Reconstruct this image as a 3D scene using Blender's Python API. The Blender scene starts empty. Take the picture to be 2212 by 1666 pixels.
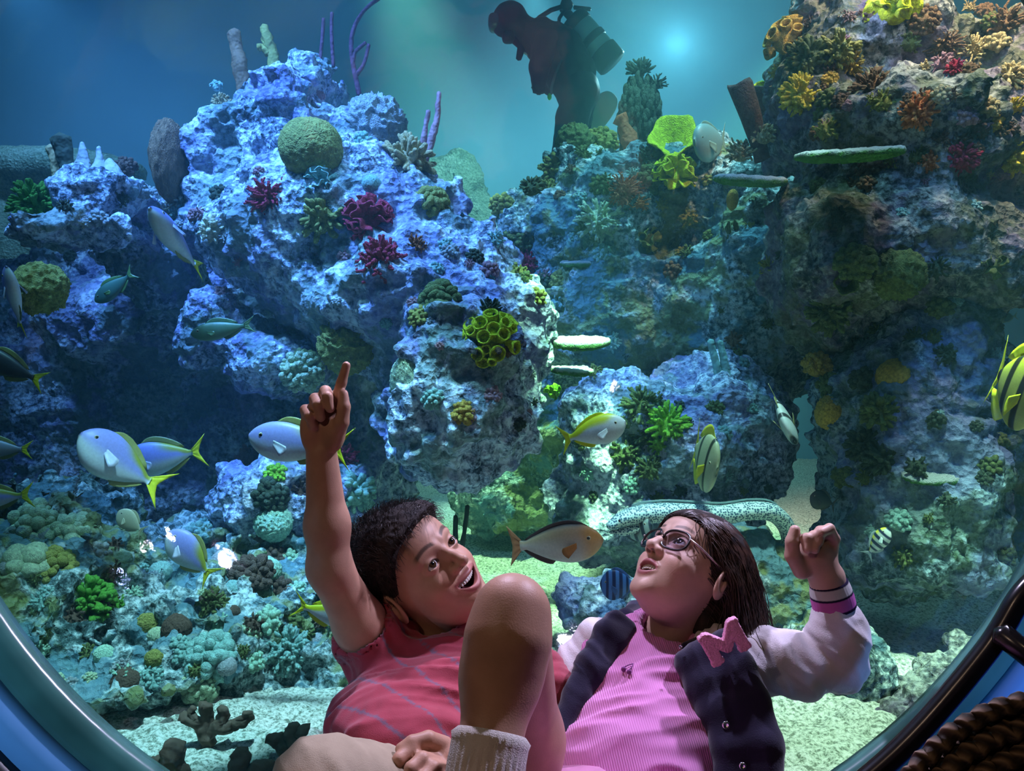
import bpy, math, random
import numpy as np
from mathutils import Vector, Matrix
from mathutils.bvhtree import BVHTree

random.seed(7); RNG = np.random.RandomState(11)
SC = bpy.context.scene
COL = SC.collection

# ------------------------------------------------------------------ camera, world, lights, exposure
F, EYE = 1750.0, 1.2                       # focal length in pixels of the 2212x1666 frame, eye height
cam_d = bpy.data.cameras.new('camera'); cam = bpy.data.objects.new('camera', cam_d); COL.objects.link(cam)
cam_d.sensor_width = 36.0; cam_d.lens = 36.0 * F / 2212.0
cam_d.clip_start = 0.02; cam_d.clip_end = 60
cam.location = (0, 0, EYE); cam.rotation_euler = (math.pi / 2, 0, 0)
SC.camera = cam
SC.view_settings.view_transform = 'Standard'; SC.view_settings.look = 'None'
SC.view_settings.gamma = 1.0; SC.view_settings.use_curve_mapping = False
SC.view_settings.exposure = 0.28
W = bpy.data.worlds.new('world'); SC.world = W; W.use_nodes = True
W.node_tree.nodes['Background'].inputs[0].default_value = (0.08, 0.32, 0.46, 1)
W.node_tree.nodes['Background'].inputs[1].default_value = 0.18
SC.cycles.max_bounces = 5; SC.cycles.diffuse_bounces = 2; SC.cycles.glossy_bounces = 2
SC.cycles.transparent_max_bounces = 8; SC.cycles.transmission_bounces = 2; SC.cycles.volume_bounces = 0
SC.cycles.use_denoising = True; SC.cycles.use_adaptive_sampling = True; SC.cycles.adaptive_threshold = 0.03; SC.cycles.sample_clamp_indirect = 4.0
SC.cycles.caustics_reflective = False; SC.cycles.caustics_refractive = False

def spot(name, loc, aim, col, watt, deg=60, blend=0.6, size=0.12):
    d = bpy.data.lights.new(name, 'SPOT'); d.energy = watt; d.color = col
    d.spot_size = math.radians(deg); d.spot_blend = blend; d.shadow_soft_size = size
    o = bpy.data.objects.new(name, d); COL.objects.link(o); o.location = loc
    o.rotation_euler = (Vector(aim) - Vector(loc)).to_track_quat('-Z', 'Y').to_euler()
    return o
def area(name, loc, aim, col, watt, size):
    d = bpy.data.lights.new(name, 'AREA'); d.energy = watt; d.color = col; d.size = size
    o = bpy.data.objects.new(name, d); COL.objects.link(o); o.location = loc
    o.rotation_euler = (Vector(aim) - Vector(loc)).to_track_quat('-Z', 'Y').to_euler()
    return o
# unseen coloured spots over the tank; the fills are added
spot('reef_lamp_blue', (-1.7, 2.1, 4.6), (-0.95, 3.5, 2.1), (0.10, 0.32, 1.0), 1500, 46, 0.8)
spot('reef_lamp_cyan', (-0.5, 2.1, 4.6), (-0.25, 3.2, 1.3), (0.16, 0.48, 1.0), 420, 34, 0.8)
spot('reef_lamp_ledge', (-2.6, 2.4, 4.4), (-1.8, 3.4, 1.9), (0.12, 0.40, 1.0), 380, 40, 0.8)
spot('rubble_fill_teal', (-1.6, 1.6, 4.4), (-1.1, 2.8, 0.5), (0.26, 0.80, 0.85), 110, 44, 0.8)  # added fill that turns the rubble teal
spot('sand_lamp_green', (0.55, 2.2, 3.7), (0.12, 3.6, 0.25), (0.42, 1.0, 0.55), 2200, 13, 0.7)
spot('sand_fill_behind', (-0.9, 5.0, 4.6), (0.15, 4.6, 0.25), (0.40, 1.0, 0.60), 1700, 26, 0.6)  # added fill for the sand behind the mound
spot('sand_lamp_far', (2.9, 6.2, 4.6), (0.5, 5.6, 0.3), (0.35, 1.0, 0.66), 1900, 36, 0.5)
spot('sand_lamp_right', (1.30, 1.75, 4.2), (1.25, 2.15, 0.3), (0.62, 1.0, 0.78), 800, 24, 0.7)
spot('sand_lamp_left', (-0.4, 1.6, 4.4), (-0.75, 2.5, 0.3), (0.36, 0.80, 1.0), 900, 26, 0.6)
spot('sand_fill_corner', (1.3, 1.75, 3.7), (1.62, 2.55, 0.25), (0.50, 1.0, 0.80), 800, 17, 0.6)  # added fill to brighten the sand in the corner
spot('coral_lamp_warm', (1.7, 2.05, 4.7), (1.85, 3.05, 3.0), (1.0, 0.84, 0.62), 820, 46, 0.8)
spot('tower_fill_teal', (1.15, 1.9, 3.9), (1.7, 2.9, 1.8), (0.25, 0.72, 0.75), 75, 44, 0.9)  # added soft fill standing in for teal ambient light
spot('reef_lamp_middle', (0.9, 3.3, 4.7), (0.9, 4.3, 2.0), (0.22, 0.70, 0.90), 460, 54, 0.8)
spot('boulder_lamp', (0.4, 2.3, 4.2), (0.75, 3.7, 1.0), (0.12, 0.45, 1.0), 170, 26, 0.8)
spot('eel_fill', (0.75, 2.0, 4.2), (0.66, 2.82, 0.75), (0.50, 0.95, 0.95), 650, 20, 0.8)  # added fill to brighten the eel and boulder
spot('pillar_lamp', (1.1, 1.5, 3.4), (1.65, 3.1, 1.1), (0.14, 0.40, 1.0), 90, 22, 0.9)
spot('back_lamp_teal', (0.2, 6.8, 4.6), (0.0, 9.4, 2.4), (0.20, 0.60, 0.66), 420, 110, 0.9)
spot('back_lamp_blue', (-4.0, 6.5, 4.6), (-4.5, 9.4, 2.6), (0.08, 0.26, 0.58), 420, 120, 0.9)
# tank and room lamps on the two children, then added fills
spot('tank_lamp_lavender', (1.60, 2.05, 3.13), (0.1, 1.38, 0.75), (0.72, 0.64, 1.0), 330, 44, 0.8, 0.06)
spot('dome_lamp_lavender', (-0.20, 1.76, 2.28), (0.05, 1.32, 0.7), (0.76, 0.66, 1.0), 92, 95, 0.8, 0.03)
spot('room_lamp_warm', (-0.90, 0.05, 2.06), (0.05, 1.38, 0.8), (1.0, 0.70, 0.50), 9, 60, 0.9, 0.03)
spot('wall_fill_blue', (1.6, 0.0, 1.6), (1.25, 1.3, 0.6), (0.16, 0.36, 1.0), 190, 50, 0.9, 0.06)  # added fill, turns the wall by the rail blue
spot('gasket_fill_azure', (-1.5, 0.2, 1.3), (-0.85, 1.25, 0.65), (0.30, 0.60, 1.0), 45, 50, 0.9, 0.06)  # added fill to brighten the blue gasket ring
spot('rail_fill_gold', (0.3, -0.4, 2.4), (0.55, 1.1, 0.8), (1.0, 0.70, 0.40), 5, 40, 0.9, 0.03)  # added warm spot for a gold highlight on the rail

def P(px, py, d):
    return Vector(((px - 1106) / F * d, d, EYE + (833 - py) / F * d))
def PA(px, py, d):
    return np.array(P(px, py, d), dtype=np.float64)
# ------------------------------------------------------------------ tagging
def tag(o, label=None, cat=None, group=None, kind=None):
    if label: o['label'] = label
    if cat: o['category'] = cat
    if group: o['group'] = group
    if kind: o['kind'] = kind
    return o
def empty(name, loc, label=None, cat=None, group=None, kind=None):
    o = bpy.data.objects.new(name, None); COL.objects.link(o); o.location = loc
    o.empty_display_size = 0.05
    return tag(o, label, cat, group, kind)

# ------------------------------------------------------------------ noise
_T = RNG.rand(32, 32, 32).astype(np.float32) * 2 - 1
def vnoise(p):
    p = np.asarray(p, dtype=np.float32)
    i = np.floor(p).astype(np.int64); f = p - i; f = f * f * (3 - 2 * f)
    x0, y0, z0 = (i[:, 0] & 31), (i[:, 1] & 31), (i[:, 2] & 31)
    x1, y1, z1 = (x0 + 1) & 31, (y0 + 1) & 31, (z0 + 1) & 31
    fx, fy, fz = f[:, 0], f[:, 1], f[:, 2]
    a = _T[x0, y0, z0] * (1 - fx) + _T[x1, y0, z0] * fx
    b = _T[x0, y1, z0] * (1 - fx) + _T[x1, y1, z0] * fx
    c = _T[x0, y0, z1] * (1 - fx) + _T[x1, y0, z1] * fx
    d = _T[x0, y1, z1] * (1 - fx) + _T[x1, y1, z1] * fx
    return (a * (1 - fy) + b * fy) * (1 - fz) + (c * (1 - fy) + d * fy) * fz
def fbm(p, octaves=3, gain=0.5):
    s = np.zeros(len(p), dtype=np.float32); a = 1.0
    for o in range(octaves):
        s += a * vnoise(p * (2.03 ** o) + 7.7 * o); a *= gain
    return s
def ridged(p, octaves=2):
    s = np.zeros(len(p), dtype=np.float32); a = 1.0
    for o in range(octaves):
        s += a * (1 - 2 * np.abs(vnoise(p * (2.03 ** o) + 3.1 * o))); a *= 0.5
    return s

def mixc(a, b, k):
    k = np.asarray(k)[:, None]; return np.asarray(a)[None] * (1 - k) + np.asarray(b)[None] * k
def sstep(a, b, x): 
    t = np.clip((x - a) / (b - a), 0, 1); return t * t * (3 - 2 * t)

# ------------------------------------------------------------------ meshes
def new_mesh(name, V, faces, mat, parent=None, smooth=True, colors=None, inv=None):
    """faces: an (n, k) array or a list of such arrays"""
    if not isinstance(faces, (list, tuple)): faces = [faces]
    faces = [np.asarray(f, dtype=np.int32) for f in faces if len(f)]
    V = np.asarray(V, dtype=np.float64)
    me = bpy.data.meshes.new(name)
    nl = sum(f.size for f in faces); npoly = sum(len(f) for f in faces)
    me.vertices.add(len(V)); me.loops.add(nl); me.polygons.add(npoly)
    if inv is not None:
        m = np.array(inv); V = V @ m[:3, :3].T + m[:3, 3]
    me.vertices.foreach_set('co', V.astype(np.float32).ravel())
    me.loops.foreach_set('vertex_index', np.concatenate([f.ravel() for f in faces]))
    st, a = [], 0
    for f in faces:
        st.append(np.arange(len(f)) * f.shape[1] + a); a += f.size
    me.polygons.foreach_set('loop_start', np.concatenate(st).astype(np.int32))
    me.polygons.foreach_set('use_smooth', np.full(npoly, smooth))
    me.update(calc_edges=True); me.validate()
    if colors is not None:
        ca = me.color_attributes.new('Col', 'FLOAT_COLOR', 'POINT')
        c = np.ones((len(V), 4), dtype=np.float32); c[:, :colors.shape[1]] = colors
        ca.data.foreach_set('color', c.ravel())
    if mat: me.materials.append(mat)
    o = bpy.data.objects.new(name, me); COL.objects.link(o)
    if parent is not None: o.parent = parent
    return o

class MB:
    """collects vertices and quads / tris of one mesh"""
    def __init__(s): s.V = []; s.Q = []; s.T = []; s.C = []; s.n = 0
    def add(s, V, Q=None, T=None, col=None):
        V = np.asarray(V, dtype=np.float64)
        s.V.append(V)
        if Q is not None and len(Q): s.Q.append(np.asarray(Q) + s.n)
        if T is not None and len(T): s.T.append(np.asarray(T) + s.n)
        c = np.zeros((len(V), 3)) + (np.asarray(col) if col is not None else 0.5)
        s.C.append(c); s.n += len(V)
    def build(s, name, mat, parent=None, smooth=True, color=False):
        F_ = []
        if s.Q: F_.append(np.concatenate(s.Q))
        if s.T: F_.append(np.concatenate(s.T))
        return new_mesh(name, np.concatenate(s.V), F_, mat, parent, smooth, np.concatenate(s.C) if color else None)

def tube(pts, rad, n=8, caps=True, flat=None):
    """tube along pts with radii; returns V, Q, T"""
    pts = np.asarray(pts, dtype=np.float64); rad = np.asarray(rad, dtype=np.float64) * np.ones(len(pts))
    tan = np.gradient(pts, axis=0); tan /= np.linalg.norm(tan, axis=1)[:, None] + 1e-12
    ref = np.array([0, 0, 1.0]) if abs(tan[0][2]) < 0.9 else np.array([1.0, 0, 0])
    V = []; a = np.arange(n) * 2 * np.pi / n
    u = np.cross(tan[0], ref); u /= np.linalg.norm(u)
    for k in range(len(pts)):
        u = u - tan[k] * (u @ tan[k]); u /= np.linalg.norm(u) + 1e-12
        w = np.cross(tan[k], u)
        fl = 1.0 if flat is None else flat
        V.append(pts[k] + rad[k] * (np.cos(a)[:, None] * u + fl * np.sin(a)[:, None] * w))
    V = np.concatenate(V); m = len(pts)
    Q = []
    i = np.arange(n); j = (i + 1) % n
    for k in range(m - 1):
        Q.append(np.stack([k * n + i, k * n + j, (k + 1) * n + j, (k + 1) * n + i], 1))
    Q = np.concatenate(Q); T = np.zeros((0, 3), int)
    if caps:
        V = np.concatenate([V, pts[:1] - tan[:1] * rad[0] * 0.5, pts[-1:] + tan[-1:] * rad[-1] * 0.6])
        T = np.concatenate([np.stack([j, i, i * 0 + m * n], 1), np.stack([(m - 1) * n + i, (m - 1) * n + j, i * 0 + m * n + 1], 1)])
    return V, Q, T

def grid_quads(nu, nv, wrap_u=False, wrap_v=False):
    """index quads for V laid out [u][v]"""
    U = np.arange(nu if wrap_u else nu - 1); Vv = np.arange(nv if wrap_v else nv - 1)
    u, v = np.meshgrid(U, Vv, indexing='ij'); u = u.ravel(); v = v.ravel()
    u1 = (u + 1) % nu; v1 = (v + 1) % nv
    return np.stack([u * nv + v, u1 * nv + v, u1 * nv + v1, u * nv + v1], 1)

def sphere_grid(nu=24, nv=16):
    """unit sphere: V, Q (poles as rings of tiny radius), z up"""
    th = (np.arange(nv) + 0.02) / (nv - 0.96) * np.pi; ph = np.arange(nu) * 2 * np.pi / nu
    p, t = np.meshgrid(ph, th, indexing='ij')
    V = np.stack([np.sin(t) * np.cos(p), np.sin(t) * np.sin(p), np.cos(t)], -1).reshape(-1, 3)
    return V, grid_quads(nu, nv, wrap_u=True)[:, ::-1]

def fib(n, cap=1.0, jit=0.0, rng=RNG):
    """n directions over the part of the sphere with z > 1 - 2*cap... (cap 0.5: upper half)"""
    i = np.arange(n) + 0.5
    z = 1 - 2 * cap * i / n; ph = i * 2.399963 + jit * rng.randn(n)
    z = np.clip(z + jit * 0.1 * rng.randn(n), -1, 1); r = np.sqrt(np.maximum(0, 1 - z * z))
    return np.stack([r * np.cos(ph), r * np.sin(ph), z], 1)

def frame(z, up=(0, 0, 1)):
    z = Vector(z).normalized(); up = Vector(up)
    if abs(z.dot(up)) > 0.98: up = Vector((1, 0, 0))
    x = up.cross(z).normalized(); y = z.cross(x)
    return Matrix((x, y, z)).transposed()

# ------------------------------------------------------------------ signed distance fields
def smin(a, b, k):
    h = np.clip(0.5 + 0.5 * (b - a) / k, 0, 1)
    return b + (a - b) * h - k * h * (1 - h)
def smax(a, b, k): return -smin(-a, -b, k)
def sd_ell(p, c, r, R=None):
    q = p - np.asarray(c)
    if R is not None: q = q @ np.asarray(R)          # columns of R: the ellipsoid's axes
    r = np.asarray(r, dtype=np.float64)
    k0 = np.linalg.norm(q / r, axis=1); k1 = np.linalg.norm(q / (r * r), axis=1) + 1e-9
    return k0 * (k0 - 1.0) / k1
def sd_cone(p, a, b, ra, rb):
    """capsule whose radius goes from ra to rb"""
    a = np.asarray(a, dtype=np.float64); ab = np.asarray(b, dtype=np.float64) - a
    h = np.clip(((p - a) @ ab) / (ab @ ab), 0, 1)
    return np.linalg.norm(p - a - h[:, None] * ab, axis=1) - (ra + (rb - ra) * h)
def sd_chain(p, pts, rads, k=0.01):
    d = None
    for i in range(len(pts) - 1):
        e = sd_cone(p, pts[i], pts[i + 1], rads[i], rads[i + 1])
        d = e if d is None else smin(d, e, k)
    return d
def sd_box(p, c, r, R=None, rd=0.0):
    q = p - np.asarray(c)
    if R is not None: q = q @ np.asarray(R)
    q = np.abs(q) - (np.asarray(r) - rd)
    return np.linalg.norm(np.maximum(q, 0), axis=1) + np.minimum(q.max(axis=1), 0) - rd

def polygonize(f, lo, hi, h, slack=1.7):
    """surface nets over the box lo..hi; f is evaluated only in blocks near the surface"""
    lo = np.asarray(lo, dtype=np.float64); hi = np.asarray(hi, dtype=np.float64)
    B = 8
    nb = np.ceil((hi - lo) / (h * B)).astype(int); n = nb * B
    g = np.stack(np.meshgrid(*[np.arange(k) for k in nb], indexing='ij'), -1).reshape(-1, 3)
    c = lo + (g * B + B / 2 - 0.5) * h
    d = f(c)
    D = np.repeat(np.repeat(np.repeat(d.reshape(nb).astype(np.float32), B, 0), B, 1), B, 2)
    act = g[np.abs(d) < slack * h * B * 0.87 + h]
    off = np.stack(np.meshgrid(*[np.arange(B)] * 3, indexing='ij'), -1).reshape(-1, 3)
    for s in range(0, len(act), 400):
        a = act[s:s + 400]
        idx = (a[:, None, :] * B + off[None]).reshape(-1, 3)
        D[idx[:, 0], idx[:, 1], idx[:, 2]] = f(lo + idx * h)
    S = D < 0
    cnt = np.zeros(n - 1, dtype=np.uint8)
    for i in (0, 1):
        for j in (0, 1):
            for k in (0, 1):
                cnt += S[i:n[0] - 1 + i, j:n[1] - 1 + j, k:n[2] - 1 + k]
    A = (cnt > 0) & (cnt < 8)
    I = np.argwhere(A); idx = np.full(n - 1, -1, dtype=np.int32); idx[A] = np.arange(len(I))
    pos = np.zeros((len(I), 3)); w = np.zeros(len(I))
    cor = [(i, j, k) for i in (0, 1) for j in (0, 1) for k in (0, 1)]
    val = {q: D[I[:, 0] + q[0], I[:, 1] + q[1], I[:, 2] + q[2]].astype(np.float64) for q in cor}
    for q in cor:
        for ax in range(3):
            if q[ax] == 0:
                q2 = list(q); q2[ax] = 1; q2 = tuple(q2)
                a, b = val[q], val[q2]; m = (a < 0) != (b < 0)
                t = np.where(m, a / np.where(m, a - b, 1), 0)
                for x in range(3):
                    pos[:, x] += m * (q[x] + (t if x == ax else 0))
                w += m
    V = lo + (I + pos / w[:, None]) * h
    Q = []
    for ax in range(3):
        b, c2 = (ax + 1) % 3, (ax + 2) % 3
        s0 = [slice(None)] * 3; s1 = [slice(None)] * 3
        s0[ax] = slice(0, n[ax] - 1); s1[ax] = slice(1, n[ax])
        X = S[tuple(s0)] != S[tuple(s1)]
        E_ = np.argwhere(X)
        E_ = E_[(E_[:, b] > 0) & (E_[:, c2] > 0) & (E_[:, b] < n[b] - 1) & (E_[:, c2] < n[c2] - 1)]
        ins = S[E_[:, 0], E_[:, 1], E_[:, 2]]
        def cell(db, dc):
            e = E_.copy(); e[:, b] += db; e[:, c2] += dc
            return idx[e[:, 0], e[:, 1], e[:, 2]]
        q = np.stack([cell(-1, -1), cell(0, -1), cell(0, 0), cell(-1, 0)], 1)
        q[~ins] = q[~ins][:, ::-1]
        Q.append(q)
    Q = np.concatenate(Q); Q = Q[(Q >= 0).all(axis=1)]
    return V, Q
def vert_normals(V, Q):
    a = V[Q[:, 2]] - V[Q[:, 0]]; b = V[Q[:, 3]] - V[Q[:, 1]]; nrm = np.cross(a, b)
    N = np.zeros_like(V)
    for k in range(4): 
        for x in range(3): N[:, x] += np.bincount(Q[:, k], weights=nrm[:, x], minlength=len(V))
    return N / (np.linalg.norm(N, axis=1)[:, None] + 1e-12)
def subdivide(V, Q):
    """split every quad in four (linear)"""
    n = len(V)
    E_ = np.concatenate([Q[:, [0, 1]], Q[:, [1, 2]], Q[:, [2, 3]], Q[:, [3, 0]]]); E_.sort(axis=1)
    key = E_[:, 0].astype(np.int64) * n + E_[:, 1]
    u, inv = np.unique(key, return_inverse=True)
    M = (V[u // n] + V[u % n]) / 2; C = V[Q].mean(axis=1)
    m = len(Q); e = inv.reshape(4, m) + n; c = np.arange(m) + n + len(u)
    out = []
    for k in range(4): out.append(np.stack([Q[:, k], e[k], c, e[(k + 3) % 4]], 1))
    return np.concatenate([V, M, C]), np.concatenate(out)

# ------------------------------------------------------------------ materials
def mat_base(name):
    m = bpy.data.materials.new(name); m.use_nodes = True
    nt = m.node_tree; return m, nt, nt.nodes['Principled BSDF']
def N_(nt, t, **kw):
    n = nt.nodes.new(t)
    for k, v in kw.items(): setattr(n, k, v)
    return n
def ramp(nt, stops):
    r = N_(nt, 'ShaderNodeValToRGB')
    e = r.color_ramp.elements
    while len(e) < len(stops): e.new(0.5)
    for el, (p, c) in zip(e, stops): el.position = p; el.color = (*c[:3], 1)
    return r
def noise_tex(nt, scale, detail=3, rough=0.55, coord='Object'):
    tc = N_(nt, 'ShaderNodeTexCoord'); n = N_(nt, 'ShaderNodeTexNoise')
    n.inputs['Scale'].default_value = scale; n.inputs['Detail'].default_value = detail; n.inputs['Roughness'].default_value = rough
    nt.links.new(tc.outputs[coord], n.inputs['Vector']); return n
def bump(nt, b, src, strength=0.3, dist=0.01):
    u = N_(nt, 'ShaderNodeBump'); u.inputs['Strength'].default_value = strength; u.inputs['Distance'].default_value = dist
    nt.links.new(src, u.inputs['Height']); nt.links.new(u.outputs[0], b.inputs['Normal']); return u
_MC = {}
def plain(name, col, rough=0.6, var=0.25, scale=30, bmp=0.0, bscale=120, metal=0.0, spec=0.3, sheen=0.0, bd=0.004):
    """one colour with procedural mottling and optional bump"""
    key = (name, tuple(col), rough, var, scale, bmp)
    if key in _MC: return _MC[key]
    m, nt, b = mat_base(name)
    n = noise_tex(nt, scale)
    c = np.array(col)
    r = ramp(nt, [(0.3, np.clip(c * (1 - var), 0, 1)), (0.7, np.clip(c * (1 + var), 0, 1))])
    nt.links.new(n.outputs['Fac'], r.inputs[0]); nt.links.new(r.outputs[0], b.inputs['Base Color'])
    b.inputs['Roughness'].default_value = rough; b.inputs['Metallic'].default_value = metal
    b.inputs['Specular IOR Level'].default_value = spec
    if sheen: b.inputs['Sheen Weight'].default_value = sheen
    if bmp:
        n2 = noise_tex(nt, bscale, 2); bump(nt, b, n2.outputs['Fac'], bmp, bd)
    _MC[key] = m
    return m
def vcol(name, rough=0.5, spec=0.4, bmp=0.0, bscale=200, sheen=0.0, sss=0.0, bd=0.002, metal=0.0, coat=0.0):
    key = (name, 'v')
    if key in _MC: return _MC[key]
    m, nt, b = mat_base(name)
    a = N_(nt, 'ShaderNodeVertexColor'); a.layer_name = 'Col'
    n = noise_tex(nt, 40, 3)
    mx = N_(nt, 'ShaderNodeMix', data_type='RGBA', blend_type='MULTIPLY'); mx.inputs[0].default_value = 1.0
    r = ramp(nt, [(0.3, (0.86, 0.86, 0.86)), (0.7, (1, 1, 1))])
    nt.links.new(n.outputs['Fac'], r.inputs[0]); nt.links.new(a.outputs[0], mx.inputs[6]); nt.links.new(r.outputs[0], mx.inputs[7])
    nt.links.new(mx.outputs[2], b.inputs['Base Color'])
    b.inputs['Roughness'].default_value = rough; b.inputs['Specular IOR Level'].default_value = spec
    b.inputs['Metallic'].default_value = metal
    if coat: b.inputs['Coat Weight'].default_value = coat; b.inputs['Coat Roughness'].default_value = 0.25
    if sheen: b.inputs['Sheen Weight'].default_value = sheen
    if sss:
        b.inputs['Subsurface Weight'].default_value = sss; b.inputs['Subsurface Scale'].default_value = 0.01
        b.inputs['Subsurface Radius'].default_value = (1.0, 0.35, 0.2)
    if bmp:
        n2 = noise_tex(nt, bscale, 2); bump(nt, b, n2.outputs['Fac'], bmp, bd)
    _MC[key] = m
    return m
def rock_mat(name, pale, mid, dark, accent, acc_amt=0.5, algae=None):
    m, nt, b = mat_base(name)
    big = noise_tex(nt, 3.5, 5, 0.6); fine = noise_tex(nt, 38, 4, 0.7); pit = N_(nt, 'ShaderNodeTexVoronoi'); pit.inputs['Scale'].default_value = 45
    tc = N_(nt, 'ShaderNodeTexCoord'); nt.links.new(tc.outputs['Object'], pit.inputs['Vector'])
    r1 = ramp(nt, [(0.41, dark), (0.485, mid), (0.56, pale)])
    mixv = N_(nt, 'ShaderNodeMath', operation='MULTIPLY_ADD'); mixv.inputs[1].default_value = 0.62
    nt.links.new(fine.outputs['Fac'], mixv.inputs[0])
    sc = N_(nt, 'ShaderNodeMath', operation='MULTIPLY'); sc.inputs[1].default_value = 0.38
    nt.links.new(big.outputs['Fac'], sc.inputs[0]); nt.links.new(sc.outputs[0], mixv.inputs[2])
    nt.links.new(mixv.outputs[0], r1.inputs[0])
    col = r1.outputs[0]
    for k, (c, s, lo_, hi_) in enumerate([(accent, 2.6, 0.50, 0.55)] + ([(algae, 3.7, 0.52, 0.57)] if algae else [])):
        n = noise_tex(nt, s, 4, 0.65); off = N_(nt, 'ShaderNodeMapping'); 
        tcc = N_(nt, 'ShaderNodeTexCoord'); off.inputs['Location'].default_value = (3.1 * k + 1, 7.7, 1.3)
        nt.links.new(tcc.outputs['Object'], off.inputs['Vector']); nt.links.new(off.outputs[0], n.inputs['Vector'])
        rr = ramp(nt, [(lo_, (0, 0, 0)), (hi_, (acc_amt,) * 3)])
        nt.links.new(n.outputs['Fac'], rr.inputs[0])
        mx = N_(nt, 'ShaderNodeMix', data_type='RGBA', blend_type='MIX')
        nt.links.new(rr.outputs[0], mx.inputs[0]); nt.links.new(col, mx.inputs[6]); mx.inputs[7].default_value = (*c, 1)
        col = mx.outputs[2]
    nt.links.new(col, b.inputs['Base Color'])
    b.inputs['Roughness'].default_value = 0.9; b.inputs['Specular IOR Level'].default_value = 0.15
    ad = N_(nt, 'ShaderNodeMath', operation='ADD')
    nt.links.new(fine.outputs['Fac'], ad.inputs[0]); nt.links.new(pit.outputs['Distance'], ad.inputs[1])
    bump(nt, b, ad.outputs[0], 1.0, 0.012)
    return m
# ------------------------------------------------------------------ tank shell
def box_mesh(name, lo, hi, mat, parent=None, inward=False):
    x0, y0, z0 = lo; x1, y1, z1 = hi
    V = [(x0, y0, z0), (x1, y0, z0), (x1, y1, z0), (x0, y1, z0), (x0, y0, z1), (x1, y0, z1), (x1, y1, z1), (x0, y1, z1)]
    Q = np.array([(0, 3, 2, 1), (4, 5, 6, 7), (0, 1, 5, 4), (1, 2, 6, 5), (2, 3, 7, 6), (3, 0, 4, 7)])
    return new_mesh(name, V, Q[:, ::-1] if inward else Q, mat, parent, smooth=False)
wall_m = plain('painted_tank_wall', (0.16, 0.36, 0.50), 0.8, 0.10, 0.7)
tag(box_mesh('wall_back', (-7, 9.6, 0), (7, 9.8, 6.2), wall_m), kind='structure')
tag(box_mesh('wall_left', (-7.2, 1.3, 0), (-7, 9.8, 6.2), wall_m), kind='structure')
tag(box_mesh('wall_right', (7, 1.3, 0), (7.2, 9.8, 6.2), wall_m), kind='structure')
room_m = plain('dark_room_paint', (.035, .040, .060), .8, .1, 2)
for nm, lo_, hi_ in (('wall_room_back', (-2.8, -2.7, 0), (2.8, -2.6, 3.1)), ('wall_room_left', (-2.8, -2.6, 0), (-2.7, 1.24, 3.1)), ('wall_room_right', (2.7, -2.6, 0), (2.8, 1.24, 3.1)), ('ceiling', (-2.8, -2.7, 3.1), (2.8, 1.24, 3.2)), ('floor_room', (-2.8, -2.7, -.1), (2.8, 1.24, 0))):
    tag(box_mesh(nm, lo_, hi_, room_m), kind='structure')

def sand_height(x, y):
    p = np.stack([x, y, x * 0], 1)
    return 0.22 + 0.05 * fbm(p * 1.1, 3) + 0.012 * fbm(p * 6 + 5, 2) + 0.10 * np.clip((x - 2.3) / 1.5, 0, 1) 
def make_sand():
    xs = np.concatenate([np.linspace(-7, -3.2, 16)[:-1], np.linspace(-3.2, 3.6, 330), np.linspace(3.6, 7, 14)[1:]])
    ys = np.concatenate([np.linspace(1.3, 2.0, 8)[:-1], np.linspace(2.0, 5.5, 260), np.linspace(5.5, 9.7, 110)[1:]])
    X, Y = np.meshgrid(xs, ys, indexing='ij'); x, y = X.ravel(), Y.ravel()
    z = sand_height(x, y) + 0.010 * vnoise(np.stack([x * 34, y * 34, x * 0], 1)) + 0.006 * vnoise(np.stack([x * 80, y * 80, x * 0], 1))
    m, nt, b = mat_base('pale_sand')
    n = noise_tex(nt, 70, 4, 0.75); r = ramp(nt, [(0.40, (0.20, 0.24, 0.17)), (0.48, (0.60, 0.64, 0.50)), (0.58, (0.90, 0.90, 0.78))])
    nt.links.new(n.outputs['Fac'], r.inputs[0]); nt.links.new(r.outputs[0], b.inputs['Base Color'])
    b.inputs['Roughness'].default_value = 0.95; bump(nt, b, n.outputs['Fac'], 0.8, 0.02)
    tag(new_mesh('floor', np.stack([x, y, z], 1), grid_quads(len(xs), len(ys)), m), 'pale sand bed of the tank', kind='structure')
make_sand()

# ------------------------------------------------------------------ reef rocks
def ells(items):
    out = []
    for it in items:
        px, py, d, rx, ry, rz = it[:6]
        out.append((PA(px, py, d), np.array([rx * d / F, rz, ry * d / F])))
    return out
def rock(name, items, mat, h, label, k=0.12, amp=(0.09, 0.035), fine=(0.016, 0.007), sub=True, seed=0.0, extra=None, group=None, cat='rock'):
    E_ = ells(items)
    def f(p):
        d = None
        for c, r in E_:
            e = sd_ell(p, c, r); d = e if d is None else smin(d, e, k)
        if extra is not None: d = smin(d, extra(p), k * 0.5)
        m = np.abs(d) < 0.35
        q = p[m] + seed
        d = d.copy(); d[m] += amp[0] * fbm(q * 2.4, 2) - amp[1] * ridged(q * 6.5, 2)
        return d
    lo = np.min([c - r for c, r in E_], axis=0) - 0.25; hi = np.max([c + r for c, r in E_], axis=0) + 0.25
    lo[2] = max(lo[2], 0.10)
    V, Q = polygonize(f, lo, hi, h)
    if sub: V, Q = subdivide(V, Q)
    Nn = vert_normals(V, Q)
    q = V + seed
    V = V + Nn * (fine[0] * fbm(q * 21, 2) - fine[0] * 0.9 * ridged(q * 15 + 9, 1) + fine[1] * vnoise(q * 62))[:, None]
    o = new_mesh(name, V, Q, mat)
    tag(o, label, cat, group)
    BV.append(BVHTree.FromPolygons(V.tolist(), Q.tolist()) if len(V) < 60000 else bvh_np(V, Q))
    return o
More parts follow.
